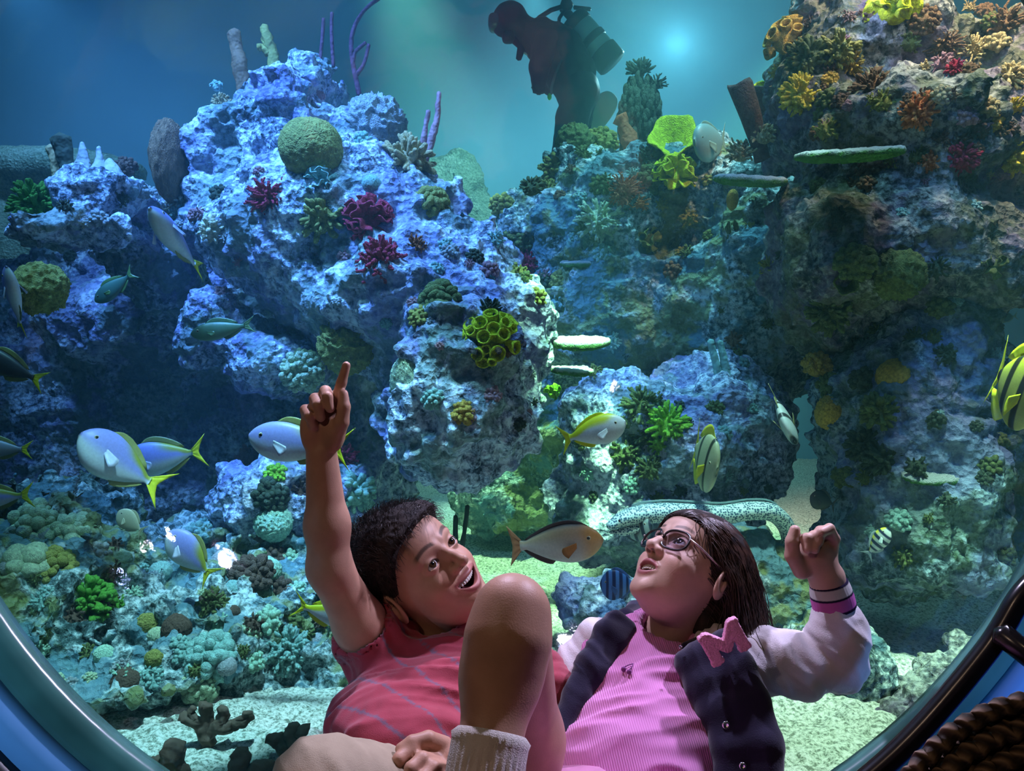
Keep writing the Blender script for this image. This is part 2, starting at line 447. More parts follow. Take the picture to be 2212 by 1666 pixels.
def bvh_np(V, Q):
    return BVHTree.FromPolygons([tuple(v) for v in V], [tuple(q) for q in Q.tolist()])
BV = []
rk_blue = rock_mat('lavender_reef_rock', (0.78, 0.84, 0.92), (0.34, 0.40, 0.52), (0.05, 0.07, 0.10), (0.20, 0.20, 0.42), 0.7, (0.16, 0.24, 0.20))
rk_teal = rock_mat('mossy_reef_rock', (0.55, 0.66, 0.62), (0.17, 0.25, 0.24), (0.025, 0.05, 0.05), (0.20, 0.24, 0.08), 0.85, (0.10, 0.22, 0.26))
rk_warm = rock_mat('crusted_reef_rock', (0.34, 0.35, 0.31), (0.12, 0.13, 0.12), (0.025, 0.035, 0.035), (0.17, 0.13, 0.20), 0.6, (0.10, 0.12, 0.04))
rk_shade = rock_mat('shaded_reef_rock', (0.30, 0.40, 0.44), (0.09, 0.14, 0.16), (0.02, 0.035, 0.04), (0.20, 0.24, 0.42), 0.6, (0.08, 0.13, 0.05))  # darker teal copy for the pillar, overhang shade put into the colour
H = 0.024
rock('reef_mound', [
    (672, 228, 3.8, 84, 100, .28), (648, 345, 3.7, 120, 110, .31), (500, 350, 3.72, 55, 80, .24), (720, 480, 3.5, 220, 150, .42),
    (560, 490, 3.6, 150, 120, .33), (800, 300, 3.75, 70, 90, .22), (900, 530, 3.4, 110, 110, .33), (1050, 600, 3.3, 105, 100, .28),
    (1115, 690, 3.22, 78, 90, .26), (1000, 800, 3.05, 175, 170, .36), (1000, 915, 3.05, 140, 115, .32), (900, 660, 3.3, 200, 140, .40),
    (760, 620, 3.5, 180, 130, .35), (780, 860, 4.0, 120, 260, .3), (800, 1050, 3.9, 90, 170, .28)],
    rk_blue, H, 'tall bright blue reef mound with bulging overhang above the boy')
rock('reef_mound', [(220, 445, 3.4, 72, 38, .20), (180, 512, 3.35, 120, 16, .26), (340, 560, 3.75, 90, 90, .22), (280, 690, 4.05, 190, 100, .28),
    (330, 700, 4.3, 280, 260, .3), (150, 850, 4.4, 280, 300, .3), (480, 950, 4.4, 260, 250, .3), (370, 600, 3.8, 60, 90, .2)],
    rk_blue, H, 'shadowed dark blue reef wall with a flat ledge, behind the yellow-tailed fish', k=.08, amp=(.05, .03), seed=5)
rock('reef_mound', [(470, 680, 3.55, 50, 45, .18), (610, 790, 3.5, 110, 60, .25), (520, 740, 3.6, 90, 50, .2), (430, 740, 3.5, 26, 50, .12)],
    rk_blue, 0.02, 'small blue ledge rock jutting from the shadow beside the raised finger', k=.06, amp=(.04, .02), seed=8)
rock('reef_mound', [(600, 1080, 3.3, 95, 90, .2), (500, 1060, 3.35, 40, 70, .15), (720, 1130, 3.4, 90, 110, .25), (640, 1000, 3.5, 80, 60, .2)],
    rk_blue, 0.02, 'blue and turquoise rock block behind the boy\'s raised forearm', k=.07, amp=(.05, .03), seed=12)
rock('rubble_slope', [(330, 1380, 2.9, 330, 120, .5), (100, 1290, 2.8, 180, 130, .4), (620, 1420, 3.0, 200, 110, .4), (120, 1160, 3.2, 130, 80, .3),
    (560, 1280, 3.2, 200, 90, .35), (330, 1260, 3.2, 180, 80, .35), (250, 1480, 2.6, 200, 90, .3), (760, 1290, 3.4, 120, 120, .3)],
    rk_teal, H, 'teal rubble slope of small rocks, low in the tank beside the dome rim', k=.06, amp=(.08, .06), fine=(.022, .01), seed=17)
rock('reef_ridge', [(1350, 520, 4.5, 200, 140, .5), (1400, 415, 4.5, 165, 70, .4), (1150, 510, 4.5, 60, 60, .3), (1560, 470, 4.3, 180, 100, .4),
    (1360, 660, 4.4, 220, 200, .4), (1600, 670, 4.2, 200, 200, .4), (1235, 355, 4.5, 36, 34, .2), (1650, 560, 3.9, 120, 150, .3), (1460, 930, 4.6, 170, 150, .35)],
    rk_teal, H, 'broad teal reef ridge in the middle, below the diver', seed=21)
rock('reef_boulder', [(1440, 990, 3.75, 220, 140, .4), (1300, 900, 3.85, 85, 85, .28), (1560, 950, 3.85, 130, 120, .35), (1500, 860, 3.95, 90, 70, .25), (1400, 1110, 3.7, 200, 70, .35), (1430, 1170, 3.75, 170, 60, .3)],
    rk_blue, 0.022, 'blue-tinged boulder under the ridge, behind the spotted eel', seed=26)
rock('reef_boulder', [(1270, 960, 4.9, 150, 130, .4), (1090, 1060, 5.0, 110, 60, .3), (1180, 850, 5.0, 90, 90, .3), (1200, 1100, 4.95, 150, 45, .3)],
    rk_teal, 0.026, 'dim green boulder seen past the overhang, beyond the yellow-backed fish', seed=29)
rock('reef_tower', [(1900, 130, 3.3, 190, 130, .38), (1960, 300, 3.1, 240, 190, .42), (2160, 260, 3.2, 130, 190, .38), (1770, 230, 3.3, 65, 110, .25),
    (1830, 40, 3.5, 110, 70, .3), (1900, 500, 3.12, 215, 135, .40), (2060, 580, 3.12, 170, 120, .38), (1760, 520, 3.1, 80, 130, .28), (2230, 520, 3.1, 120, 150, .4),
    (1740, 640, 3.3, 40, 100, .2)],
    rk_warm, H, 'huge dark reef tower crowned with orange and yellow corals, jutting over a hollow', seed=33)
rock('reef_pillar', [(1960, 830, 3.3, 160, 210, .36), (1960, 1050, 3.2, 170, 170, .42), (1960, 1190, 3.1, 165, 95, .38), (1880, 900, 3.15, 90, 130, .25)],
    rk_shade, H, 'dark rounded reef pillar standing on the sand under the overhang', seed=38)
rock('reef_boulder', [(2190, 1060, 3.9, 90, 130, .35), (2240, 950, 4.2, 90, 150, .3)],
    rk_teal, 0.026, 'speckled pale boulder at the frame edge behind the striped batfish', seed=41)
rock('reef_boulder', [(1650, 1270, 2.95, 90, 105, .2), (1610, 1200, 3.0, 70, 80, .2)],
    rk_teal, 0.018, 'glittering pale green boulder behind the girl\'s dark hair', k=.06, amp=(.04, .02), seed=44)
rock('reef_boulder', [(1820, 1440, 2.62, 85, 75, .16), (1750, 1390, 2.7, 70, 50, .15)],
    rk_teal, 0.016, 'round olive boulder on the sand behind the girl\'s bent elbow', k=.06, amp=(.03, .02), seed=46)
rock('reef_boulder', [(1720, 1555, 2.55, 90, 55, .14), (1850, 1560, 2.55, 60, 40, .12)],
    rock_mat('plum_rock', (0.55, 0.38, 0.42), (0.30, 0.18, 0.22), (0.06, 0.03, 0.05), (0.28, 0.30, 0.16), 0.7), 0.016,
    'plum purple crusted rock low on the sand beside the navy jacket', k=.06, amp=(.03, .02), seed=48)
rock('log_rock', [(2085, 1410, 2.6, 40, 40, .1), (2040, 1455, 2.52, 55, 46, .11), (1990, 1510, 2.46, 60, 50, .12), (1935, 1570, 2.4, 62, 52, .12), (1870, 1640, 2.34, 60, 52, .11)],
    rk_warm, 0.016, 'long leaning mossy rock slab following the curved dome rim', k=.06, amp=(.02, .015), seed=50)
rock('reef_boulder', [(1285, 1320, 3.0, 70, 60, .16), (1340, 1290, 3.1, 50, 40, .12)],
    rk_blue, 0.018, 'low blue rock standing in for blue dome reflections between the two children', k=.06, amp=(.03, .02), seed=52)  # rock added where the dome shows blue-lit reflections
far_m = rock_mat('far_reef_rock', (0.26, 0.34, 0.28), (0.15, 0.22, 0.17), (0.05, 0.08, 0.06), (0.1, 0.16, 0.1), 0.4)
rock('reef_boulder', [(955, 440, 8.5, 100, 100, .5), (1000, 370, 8.5, 45, 50, .3), (900, 560, 8.4, 120, 90, .5), (1050, 540, 8.5, 90, 90, .4), (1000, 720, 8.5, 170, 160, .5), (1050, 900, 8.5, 200, 140, .5)],
    far_m, 0.05, 'hazy green far boulder in open water between mound and ridge', seed=55, sub=False)
rock('reef_ledge', [(60, 372, 7.8, 260, 50, .4), (-70, 560, 7.9, 230, 170, .5), (-70, 800, 7.9, 260, 200, .5)], far_m, 0.06, 'long straight dim ledge far behind the brown tube sponges', seed=58, sub=False, amp=(.02, .01), fine=(.01, .005))
# ------------------------------------------------------------------ viewing dome and the wall round it
DC, DR = Vector((-0.0186, 1.25, 1.366)), 0.932
def make_dome():
    m = bpy.data.materials.new('clear_acrylic'); m.use_nodes = True; nt = m.node_tree; nt.nodes.remove(nt.nodes['Principled BSDF'])
    tr = N_(nt, 'ShaderNodeBsdfTransparent'); tr.inputs[0].default_value = (.94, .98, .97, 1)
    gl = N_(nt, 'ShaderNodeBsdfGlossy'); gl.inputs['Roughness'].default_value = .02
    fr = N_(nt, 'ShaderNodeFresnel'); fr.inputs['IOR'].default_value = 1.45; mx = N_(nt, 'ShaderNodeMixShader')
    n = noise_tex(nt, 9, 2); n2 = noise_tex(nt, 160, 2, .6); ad = N_(nt, 'ShaderNodeMath', operation='MULTIPLY_ADD'); ad.inputs[1].default_value = .03
    nt.links.new(n2.outputs['Fac'], ad.inputs[0]); nt.links.new(n.outputs['Fac'], ad.inputs[2])
    u = N_(nt, 'ShaderNodeBump'); u.inputs['Strength'].default_value = .25; u.inputs['Distance'].default_value = .006
    nt.links.new(ad.outputs[0], u.inputs['Height']); nt.links.new(u.outputs[0], gl.inputs['Normal'])
    nt.links.new(fr.outputs[0], mx.inputs[0]); nt.links.new(tr.outputs[0], mx.inputs[1]); nt.links.new(gl.outputs[0], mx.inputs[2])
    nt.links.new(mx.outputs[0], nt.nodes['Material Output'].inputs['Surface'])
    nu, nv = 96, 40; ph = np.arange(nu) * 2 * np.pi / nu; th = np.linspace(.002, np.pi / 2, nv)
    A, T = np.meshgrid(ph, th, indexing='ij')
    V = np.stack([DR * np.sin(T) * np.cos(A), DR * np.cos(T), DR * np.sin(T) * np.sin(A)], -1).reshape(-1, 3) + np.array(DC)
    root = tag(new_mesh('window_1', V, grid_quads(nu, nv, wrap_u=True)[:, ::-1], m), 'clear acrylic bubble dome bulging into the tank', kind='structure')
    def ring(name, prof, mat, parent=root):
        a = np.arange(160) * 2 * np.pi / 160; p = np.array(prof); A, R_ = np.meshgrid(a, p[:, 0], indexing='ij'); _, Y = np.meshgrid(a, p[:, 1], indexing='ij')
        Vr = np.stack([R_ * np.cos(A), Y, R_ * np.sin(A)], -1).reshape(-1, 3) + np.array(DC)
        return new_mesh(name, Vr, grid_quads(160, len(p), wrap_u=True, wrap_v=True), mat, parent)
    edge = plain('green_acrylic_edge', (.07, .20, .17), .22, .35, 5, .3, 12, spec=.6); blue = plain('pale_blue_gasket', (.16, .38, .68), .45, .15, 4)
    blk = plain('black_rubber_gasket', (.012, .012, .014), .28, .2, 9, spec=.6)
    ring('window_edge', [(.926, 0.0), (.934, -.012), (.975, -.020), (.985, .0), (.98, .03), (.934, .03)], edge)
    ring('gasket', [(.985, -.010), (.990, -.026), (1.035, -.034), (1.04, -.02), (1.04, .02), (.985, .02)], blue)
    ring('outer_gasket', [(1.04, -.02), (1.045, -.050), (1.06, -.060), (1.075, -.050), (1.09, -.055), (1.10, -.04), (1.10, .02), (1.04, .02)], blk)
    # wall with a round hole
    a = np.arange(160) * 2 * np.pi / 160; V = []
    for r_, y in ((1.09, .0), (5.2, .0), (5.2, .05), (1.09, .05)):
        V.append(np.stack([r_ * np.cos(a), np.full(160, y), r_ * np.sin(a)], 1))
    V = np.stack(V, 1).reshape(-1, 3) + np.array(DC); V[:, 2] = np.clip(V[:, 2], 0, 6.2)
    tag(new_mesh('wall_front', V, grid_quads(160, 4, wrap_u=True, wrap_v=True), plain('deep_blue_wall', (.05, .12, .42), .5, .15, 3), smooth=False), kind='structure')
    # black guard rail following the rim, with a side bar
    root = empty('guard_rail', P(2140, 1380, 1.12), 'black metal guard rail curving along the dome rim with a short side bar', 'railing'); off = np.array(root.location)
    rail = plain('black_powder_coat', (.015, .013, .012), .22, .2, 30, metal=.3, spec=.7)
    an = np.radians(np.linspace(-34, -78, 60)); pts = np.stack([1.005 * .90 * np.cos(an) * 1.035, an * 0 - .13, .937 * np.sin(an)], 1)
    d = 1.12; pr = [(2212 + 60, 1215), (2200, 1268), (2145, 1368), (2085, 1445), (2005, 1540), (1940, 1608), (1880, 1662), (1800, 1725), (1700, 1785)]
    pts = np.array([PA(x + 10, y + 8, d) for x, y in pr]) - off
    t = np.linspace(0, len(pts) - 1, 80); pts = np.stack([np.interp(t, np.arange(len(pr)), pts[:, i]) for i in range(3)], 1)
    k = np.ones(9) / 9; pts = np.stack([np.convolve(np.pad(pts[:, i], 4, 'edge'), k, 'valid') for i in range(3)], 1)
    V, Q, T = tube(pts, .0155, 20); mb = MB(); mb.add(V, Q, T); mb.build('curved_rail', rail, root)
    V, Q, T = tube(np.array([PA(2158, 1366, d - .01), PA(2235, 1425, d - .03), PA(2330, 1500, d - .06)]) - off, .0165, 20); mb = MB(); mb.add(V, Q, T); mb.build('side_bar', rail, root)
    # woven seat in the corner
    wm, nt, b = mat_base('dark_woven_rope'); tc = N_(nt, 'ShaderNodeTexCoord'); wv = N_(nt, 'ShaderNodeTexWave', bands_direction='DIAGONAL'); wv.inputs['Scale'].default_value = 26; wv.inputs['Distortion'].default_value = 3
    nt.links.new(tc.outputs['Object'], wv.inputs['Vector']); r = ramp(nt, [(0, (.03, .02, .014)), (1, (.26, .17, .11))]); nt.links.new(wv.outputs['Fac'], r.inputs[0]); nt.links.new(r.outputs[0], b.inputs['Base Color'])
    b.inputs['Roughness'].default_value = .7; bump(nt, b, wv.outputs['Fac'], 1, .006)
    dd = .82; o = empty('wicker_seat', P(2240, 1700, dd), 'dark brown woven rope seat back filling the lower corner beside the rail', 'seat'); off = np.array(o.location)
    mb = MB(); ctr = [(1930, 1720), (1990, 1640), (2060, 1575), (2140, 1530), (2230, 1505), (2330, 1500)]
    for s in range(9):
        q = np.array([PA(x + s * 11, y + s * 26 + 6, dd + .012 * (s % 2) - .004 * s) for x, y in ctr]) - off
        tt = np.linspace(0, 5, 60); q = np.stack([np.interp(tt, range(6), q[:, i]) for i in range(3)], 1); q[:, 2] += .0025 * np.sin(tt * 14 + s * 1.6)
        V, Q, T = tube(q, .0088, 12); mb.add(V, Q, T)
    mb.build('woven_rope', wm, o)
    q = np.array([PA(x + 60, y + 130, dd + .05) for x, y in ctr]) - off; V, Q, T = tube(q, .055, 16); mb = MB(); mb.add(V, Q, T); mb.build('seat_frame', plain('dark_wicker_core', (.03, .02, .015), .8), o)
make_dome()
# ------------------------------------------------------------------ corals and sponges
C_ = dict(olive=(0.30, 0.30, 0.07), tan=(0.52, 0.42, 0.20), cream=(0.70, 0.68, 0.48), rust=(0.40, 0.13, 0.05), crimson=(0.42, 0.03, 0.07),
          yellow=(0.85, 0.62, 0.06), lemon=(0.62, 0.68, 0.02), teal=(0.30, 0.52, 0.45), pale=(0.50, 0.62, 0.38), brown=(0.20, 0.12, 0.06),
          orange=(0.85, 0.26, 0.08), green=(0.10, 0.34, 0.04), dark=(0.06, 0.085, 0.05), grey=(0.38, 0.42, 0.42), moss=(0.13, 0.17, 0.05),
          mauve=(0.40, 0.22, 0.24), ochre=(0.55, 0.36, 0.06), mint=(0.42, 0.68, 0.48), lime=(0.30, 0.62, 0.04), umber=(0.12, 0.075, 0.05), wine=(0.13, 0.04, 0.07))
def cmat(c, kind='c'):
    return plain('coral_' + c + kind, C_[c], 0.75, 0.35, 7, 0.5, 22, spec=0.25, bd=0.05)
def cast(px, py, d=None):
    """a point on the reef seen through pixel px, py (or at depth d) and its normal"""
    o = Vector((0, 0, EYE)); v = (P(px, py, 1.0) - o).normalized()
    best = None
    if d is None:
        for b in BV:
            r = b.ray_cast(o, v, 12)
            if r[0] is not None and (best is None or r[3] < best[3]): best = r
        if best is not None: return best[0], best[1]
        d = 3.6
    return P(px, py, d), Vector((0, -0.4, 1)).normalized()

def finger_mesh(L=1.0, th=0.1, bend=0.15, fork=0, seed=0, n=7):
    rg = np.random.RandomState(seed); m = MB()
    k = 5; t = np.linspace(0, 1, k)
    bx, by = rg.randn(2) * bend
    pts = np.stack([bx * t * t * L, by * t * t * L, L * t], 1)
    m.add(*[x for x in tube(pts, th * np.array([1.1, 1.0, 1.0, 0.95, 0.62]), n)])
    for j in range(fork):
        a = rg.rand() * 6.28; s = 0.35 + 0.4 * rg.rand(); b = pts[0] + (pts[-1] - pts[0]) * s
        q = np.stack([b, b + np.array([np.cos(a), np.sin(a), 0.9]) * L * 0.2, b + np.array([np.cos(a), np.sin(a), 1.5]) * L * 0.3])
        m.add(*tube(q, th * np.array([0.85, 0.8, 0.5]), 6))
    return m
def core_mesh(m, r=0.6, seed=0.0, flat=0.8, amp=0.08):
    V, Q = sphere_grid(20, 12); V = V * (1 + amp * fbm(V * 2.5 + seed, 2))[:, None] * r; V[:, 2] *= flat
    m.add(V, Q)
def c_finger(root, mat, r, seed, n=60, L=0.42, th=0.10, fork=1, cap=0.62, core=0.68, parts=False, bend=0.15, base_col=None):
    rg = np.random.RandomState(seed); D = fib(n, cap, 0.25, rg)
    m = MB(); core_mesh(m, core, seed)
    if parts:
        m.build('base', base_col or mat, root)
        meshes = [finger_mesh(1, th / L, bend, fork, seed + i) for i in range(3)]
        protos = []
        for i, dd in enumerate(D):
            s = L * (0.75 + 0.5 * rg.rand())
            M = frame(dd).to_4x4(); M = Matrix.Translation(Vector(dd * core * 0.75)) @ M @ Matrix.Rotation(rg.rand() * 6.28, 4, 'Z') @ Matrix.Diagonal((s, s, s * 1.05, 1))
            if i < 3: o = meshes[i].build('branch', mat, root); protos.append(o)
            else: o = protos[i % 3].copy(); COL.objects.link(o); o.parent = root
            o.matrix_local = M
        return
    for i, dd in enumerate(D):
        s = L * (0.75 + 0.5 * rg.rand()); fm = finger_mesh(1, th / L, bend, fork, seed + i, 6)
        R = np.array(frame(dd)); off = m.n
        for V in fm.V: pass
        base = 0
        VV = np.concatenate(fm.V) * s @ R.T + dd * core * 0.75
        m.add(VV, np.concatenate(fm.Q), np.concatenate(fm.T))
    return m
def c_blobs(seed, n=60, br=0.16, cap=0.6, core=0.75, flat=0.85, worm=0.0):
    rg = np.random.RandomState(seed); m = MB(); core_mesh(m, core, seed, flat, 0.12)
    Vs, Qs = sphere_grid(9, 7)
    for dd in fib(n, cap, 0.3, rg):
        s = br * (0.7 + 0.6 * rg.rand()); R = np.array(frame(dd))
        st = np.array([1, 1 + worm * rg.rand(), 1.2])
        a = rg.rand() * 6.28; Rz = np.array([[np.cos(a), -np.sin(a), 0], [np.sin(a), np.cos(a), 0], [0, 0, 1]])
        V = (Vs * st * s) @ Rz.T @ R.T + dd * np.array([1, 1, flat]) * core * (1.0 + 0.1 * rg.rand())
        m.add(V, Qs)
    return m
def c_ball(seed, amp=0.05, freq=5, maze=0.0, flat=0.95, nu=96, nv=64, cone=0.0):
    V, Q = sphere_grid(nu, nv); m = MB()
    d = 1 + 0.05 * fbm(V * 1.6 + seed, 2) + amp * fbm(V * freq * 2 + seed, 2)
    if maze: d += maze * (1 - np.minimum(1, 4.0 * np.abs(fbm(V * freq + seed * 1.7, 2)))) 
    V = V * d[:, None]; V[:, 2] *= flat
    if cone: V[:, :2] *= (1 - cone * np.clip(V[:, 2:3], -0.3, 1)); V[:, 2] *= 1.25
    m.add(V, Q); return m
def lathe(prof, n=20, wob=0.06, seed=0, fold=0.0, nf=5):
    prof = np.asarray(prof, dtype=np.float64); a = np.arange(n) * 2 * np.pi / n
    A, R = np.meshgrid(a, prof[:, 0], indexing='ij'); _, Z = np.meshgrid(a, prof[:, 1], indexing='ij')
    t = np.linspace(0, 1, len(prof))[None]
    w = 1 + wob * np.sin(2 * A + seed) * t + wob * np.sin(5 * A + 2 * seed) * t + fold * np.sin(nf * A + seed) * np.clip(Z / (prof[:, 1].max() + 1e-9), 0, 1)
    V = np.stack([R * w * np.cos(A), R * w * np.sin(A), Z + wob * 0.6 * np.sin(3 * A + seed) * np.clip(Z, 0, 1)], -1).reshape(-1, 3)
    return V, grid_quads(n, len(prof), wrap_u=True)
def cup_prof(rb, rt, h, th, depth=0.8):
    return [(0.001, 0), (rb, 0), (rb * 1.02, h * 0.15), ((rb + rt) / 2, h * 0.55), (rt, h * 0.97), (rt - th * 0.4, h), (rt - th, h * 0.97),
            ((rb + rt) / 2 - th * 1.1, h * 0.6), (max(rb - th, 0.02), h * (1 - depth)), (0.001, h * (1 - depth) - 0.01)]
def c_tubes(root, mat, seed, n=13, rt=0.2, spread=0.72, h=0.7, rim=None):
    rg = np.random.RandomState(seed); m = MB(); core_mesh(m, 0.62, seed); m.build('base', mat, root)
    for dd in fib(n, 0.55, 0.2, rg):
        s = 0.7 + 0.55 * rg.rand(); V, Q = lathe(cup_prof(rt * 0.85 * s, rt * s, h * (0.7 + 0.4 * rg.rand()), rt * 0.22, 0.75), 18, 0.05, rg.rand() * 6)
        z = (Vector(dd) + Vector((0, 0, 0.5))).normalized(); R = np.array(frame(z))
        q = MB(); q.add(V @ R.T + dd * np.array([spread, spread, 0.35]), Q); q.build('tube', mat, root)
def c_plate(seed, th=0.16, nu=72, nv=26, sx=1.0, sy=0.6):
    V, Q = sphere_grid(nu, nv); m = MB()
    V = np.sign(V) * np.abs(V) ** np.array([0.9, 0.9, 0.55])
    r = 1 + 0.10 * fbm(np.stack([V[:, 0] * 1.8, V[:, 1] * 1.8, V[:, 0] * 0 + seed], 1), 2)
    V = np.stack([V[:, 0] * r * sx, V[:, 1] * r * sy, V[:, 2] * th + 0.05 * (V[:, 0] ** 2) - 0.02], 1)
    V += 0.035 * fbm(V * 9 + seed, 2)[:, None] * np.array([1, 1, 0.9])
    m.add(V, Q); return m
def c_folds(seed, n=9):
    """cabbage-like upright wavy leaves"""
    rg = np.random.RandomState(seed); m = MB(); core_mesh(m, 0.55, seed)
    for dd in fib(n, 0.5, 0.3, rg):
        R = np.array(frame(dd)); nu, nv = 14, 6
        u = np.linspace(-1, 1, nu); v = np.linspace(0, 1, nv); U, Vv = np.meshgrid(u, v, indexing='ij')
        wd = 0.34 * (0.6 + 0.6 * Vv); z = Vv * 0.62 * (1 - 0.25 * U ** 2); ph = rg.rand() * 6
        x = U * wd; y = 0.10 * np.sin(U * 4.5 + ph) * Vv + 0.12 * Vv ** 2
        top = np.stack([x, y + 0.03, z], -1).reshape(-1, 3); bot = np.stack([x, y - 0.03, z], -1).reshape(-1, 3)
        a = rg.rand() * 6.28; Rz = np.array([[np.cos(a), -np.sin(a), 0], [np.sin(a), np.cos(a), 0], [0, 0, 1]])
        G = np.concatenate([top, bot]) @ Rz.T @ R.T + dd * 0.42
        q = grid_quads(nu, nv); N = nu * nv; Q = [q, q[:, ::-1] + N]
        per = [i * nv for i in range(nu)] + [(nu - 1) * nv + j for j in range(1, nv)] + [i * nv + nv - 1 for i in range(nu - 2, -1, -1)] + [j for j in range(nv - 2, 0, -1)]
        per = np.array(per); nx = np.roll(per, -1); Q.append(np.stack([per, per + N, nx + N, nx], 1))
        m.add(G, np.concatenate(Q))
    return m
def c_tentacles(seed, n=60, L=0.8, th=0.045, cap=0.6):
    n = int(n * 1.7); L *= 0.8
    rg = np.random.RandomState(seed); m = MB(); core_mesh(m, 0.48, seed)
    for dd in fib(n, cap, 0.3, rg):
        t = np.linspace(0, 1, 6)[:, None]; wv = rg.randn(3) * 0.12; w2 = rg.randn(3) * 0.06
        pts = dd * (0.2 + L * t * (0.8 + 0.3 * rg.rand())) + wv * t * t + w2 * np.sin(t * 6)
        m.add(*tube(pts, th * np.linspace(1.1, 0.7, 6), 5))
    return m

NC = [0]
def coral(kind, col, px, py, r, label, name='coral', d=None, cat=None, group=None, up=0.35, cam_w=0.35, sc=None, sink=0.25, roll=None, dirv=None, **kw):
    NC[0] += 1; seed = NC[0] * 7 + 3
    loc, nrm = cast(px, py, d); dist = loc.y; R = 1.12 * r * dist / F
    to_cam = (Vector((0, 0, EYE)) - loc).normalized()
    z = Vector(dirv).normalized() if dirv is not None else (nrm * 0.5 + to_cam * cam_w + Vector((0, 0, up))).normalized()
    cat = cat or ('sponge' if 'sponge' in name else 'coral')
    M = frame(z).to_4x4()
    if roll: M = M @ Matrix.Rotation(roll, 4, 'Z')
    S = sc or (1, 1, 1)
    M = Matrix.Translation(loc - z * R * sink) @ M @ Matrix.Diagonal((R * S[0], R * S[1], R * S[2], 1))
    mat = cmat(col)
    if kind == 'finger' and r >= 36:
        root = empty(name, (0, 0, 0), label, cat, group); c_finger(root, mat, R, seed, parts=True, **kw); root.matrix_world = M; return root
    if kind == 'tubes':
        root = empty(name, (0, 0, 0), label, cat, group); c_tubes(root, mat, seed, **kw); root.matrix_world = M; return root
    if kind == 'finger': m = c_finger(None, mat, R, seed, **kw)
    elif kind == 'blobs': m = c_blobs(seed, **kw)
    elif kind == 'ball': m = c_ball(seed, **kw)
    elif kind == 'plate': m = c_plate(seed, **kw)
    elif kind == 'folds': m = c_folds(seed, **kw)
    elif kind == 'tent': m = c_tentacles(seed, **kw)
    if kind == 'plate':
        V = m.V[0]; k = sstep(0.10, 0.55, V[:, 2] / (kw.get('th', .16)) + .25 * vnoise(V * 7)); rim = sstep(.85, 1.02, np.hypot(V[:, 0], V[:, 1] / kw.get('sy', .6)))
        m.C = [mixc(np.array(C_['green']) * .8 + .02, (.62, .66, .62), k)]; o = m.build(name, vcol('plate_crust', .85, .15, .8, 26, bd=.03), color=True); tag(o, label, cat, group); o.matrix_world = M; return o
    elif kind == 'cup':
        m = MB(); V, Q = lathe(cup_prof(kw.get('rb', 0.3), kw.get('rt', 0.8), kw.get('h', 1.6), kw.get('th', 0.12), 0.85), 36, 0.05, seed, kw.get('fold', 0.08)); 
        V = V + 0.03 * fbm(V * 5, 2)[:, None]; m.add(V, Q)
    o = m.build(name, mat); tag(o, label, cat, group); o.matrix_world = M
    return o
def branchy(name, col, label, paths, d, cat='coral', part='branch', n=9, rough=0.12):
    """a coral of tubes given as [(px, py, radius in px), ...] paths, each path a part"""
    b = paths[0][0]; base = P(b[0], b[1], d); root = empty(name, base, label, cat)
    for pth in paths:
        pts = np.array([PA(x, y, d + (dd[0] if dd else 0)) for x, y, _, *dd in pth]) - np.array(base); rad = np.array([q[2] for q in pth]) * d / F
        t = np.linspace(0, len(pts) - 1, (len(pts) - 1) * 6 + 1); i = np.minimum(t.astype(int), len(pts) - 2); f = t - i
        # Catmull-Rom
        pm = np.concatenate([2 * pts[:1] - pts[1:2], pts, 2 * pts[-1:] - pts[-2:-1]]); i1 = i + 1; f = f[:, None]
        a, b_, c, e = pm[i1 - 1], pm[i1], pm[i1 + 1], pm[i1 + 2]
        q = 0.5 * ((2 * b_) + (c - a) * f + (2 * a - 5 * b_ + 4 * c - e) * f ** 2 + (3 * b_ - a - 3 * c + e) * f ** 3)
        rr = np.interp(t, np.arange(len(rad)), rad)
        V, Q, T = tube(q, rr, n); nn = fbm(V / max(rr.mean(), 1e-4) * 0.9, 3)
        V = V + (rng_dir(V, q)) * (nn * rr.mean() * rough)[:, None]
        m = MB(); m.add(V, Q, T); m.build(part, cmat(col), root)
    return root
def rng_dir(V, q):
    k = ((V[:, None, :] - q[None]) ** 2).sum(-1).argmin(1); d = V - q[k]
    return d / (np.linalg.norm(d, axis=1)[:, None] + 1e-9)

UP = (0, -0.25, 1)
# --- on the blue mound
coral('ball', 'olive', 668, 330, 60, 'large round olive-yellow ball sponge on the upper blue mound', 'ball_sponge', amp=0.035, freq=9, sink=-0.25)
coral('folds', 'teal', 692, 388, 34, 'small pale teal leafy coral tucked under the round yellow ball sponge', n=12)
coral('tent', 'crimson', 578, 423, 46, 'rosy crimson bushy coral on the mound, left below the yellow ball', n=90, L=0.75, th=0.07)
coral('folds', 'crimson', 795, 470, 52, 'dark red cabbage coral with fleshy folds, upper one of the red pair', n=22)
coral('tent', 'crimson', 822, 556, 54, 'dark red tangled coral with thick curling fingers, lower one of the red pair', n=70, L=0.8, th=0.085)
coral('finger', 'olive', 700, 468, 46, 'olive tan knobbly coral between the two red corals', n=40, L=0.42, th=0.11, fork=2)
coral('finger', 'tan', 880, 342, 50, 'golden tan finger coral on the steep edge of the blue mound', n=34, L=0.55, th=0.12, up=.2)
coral('ball', 'grey', 815, 258, 56, 'grey meandering maze coral on the shoulder of the mound', 'maze_coral', maze=0.16, freq=3.2, amp=.01)
coral('ball', 'teal', 803, 400, 19, 'little round green coral button on blue rock', amp=.04, sink=-0.1)
coral('blobs', 'olive', 935, 432, 38, 'olive yellow lumpy coral hanging on the slope beside open water', n=70, worm=1)
coral('tent', 'rust', 897, 527, 27, 'small rust orange coral with pale centre on lilac rock', n=60, L=.7, th=.08)
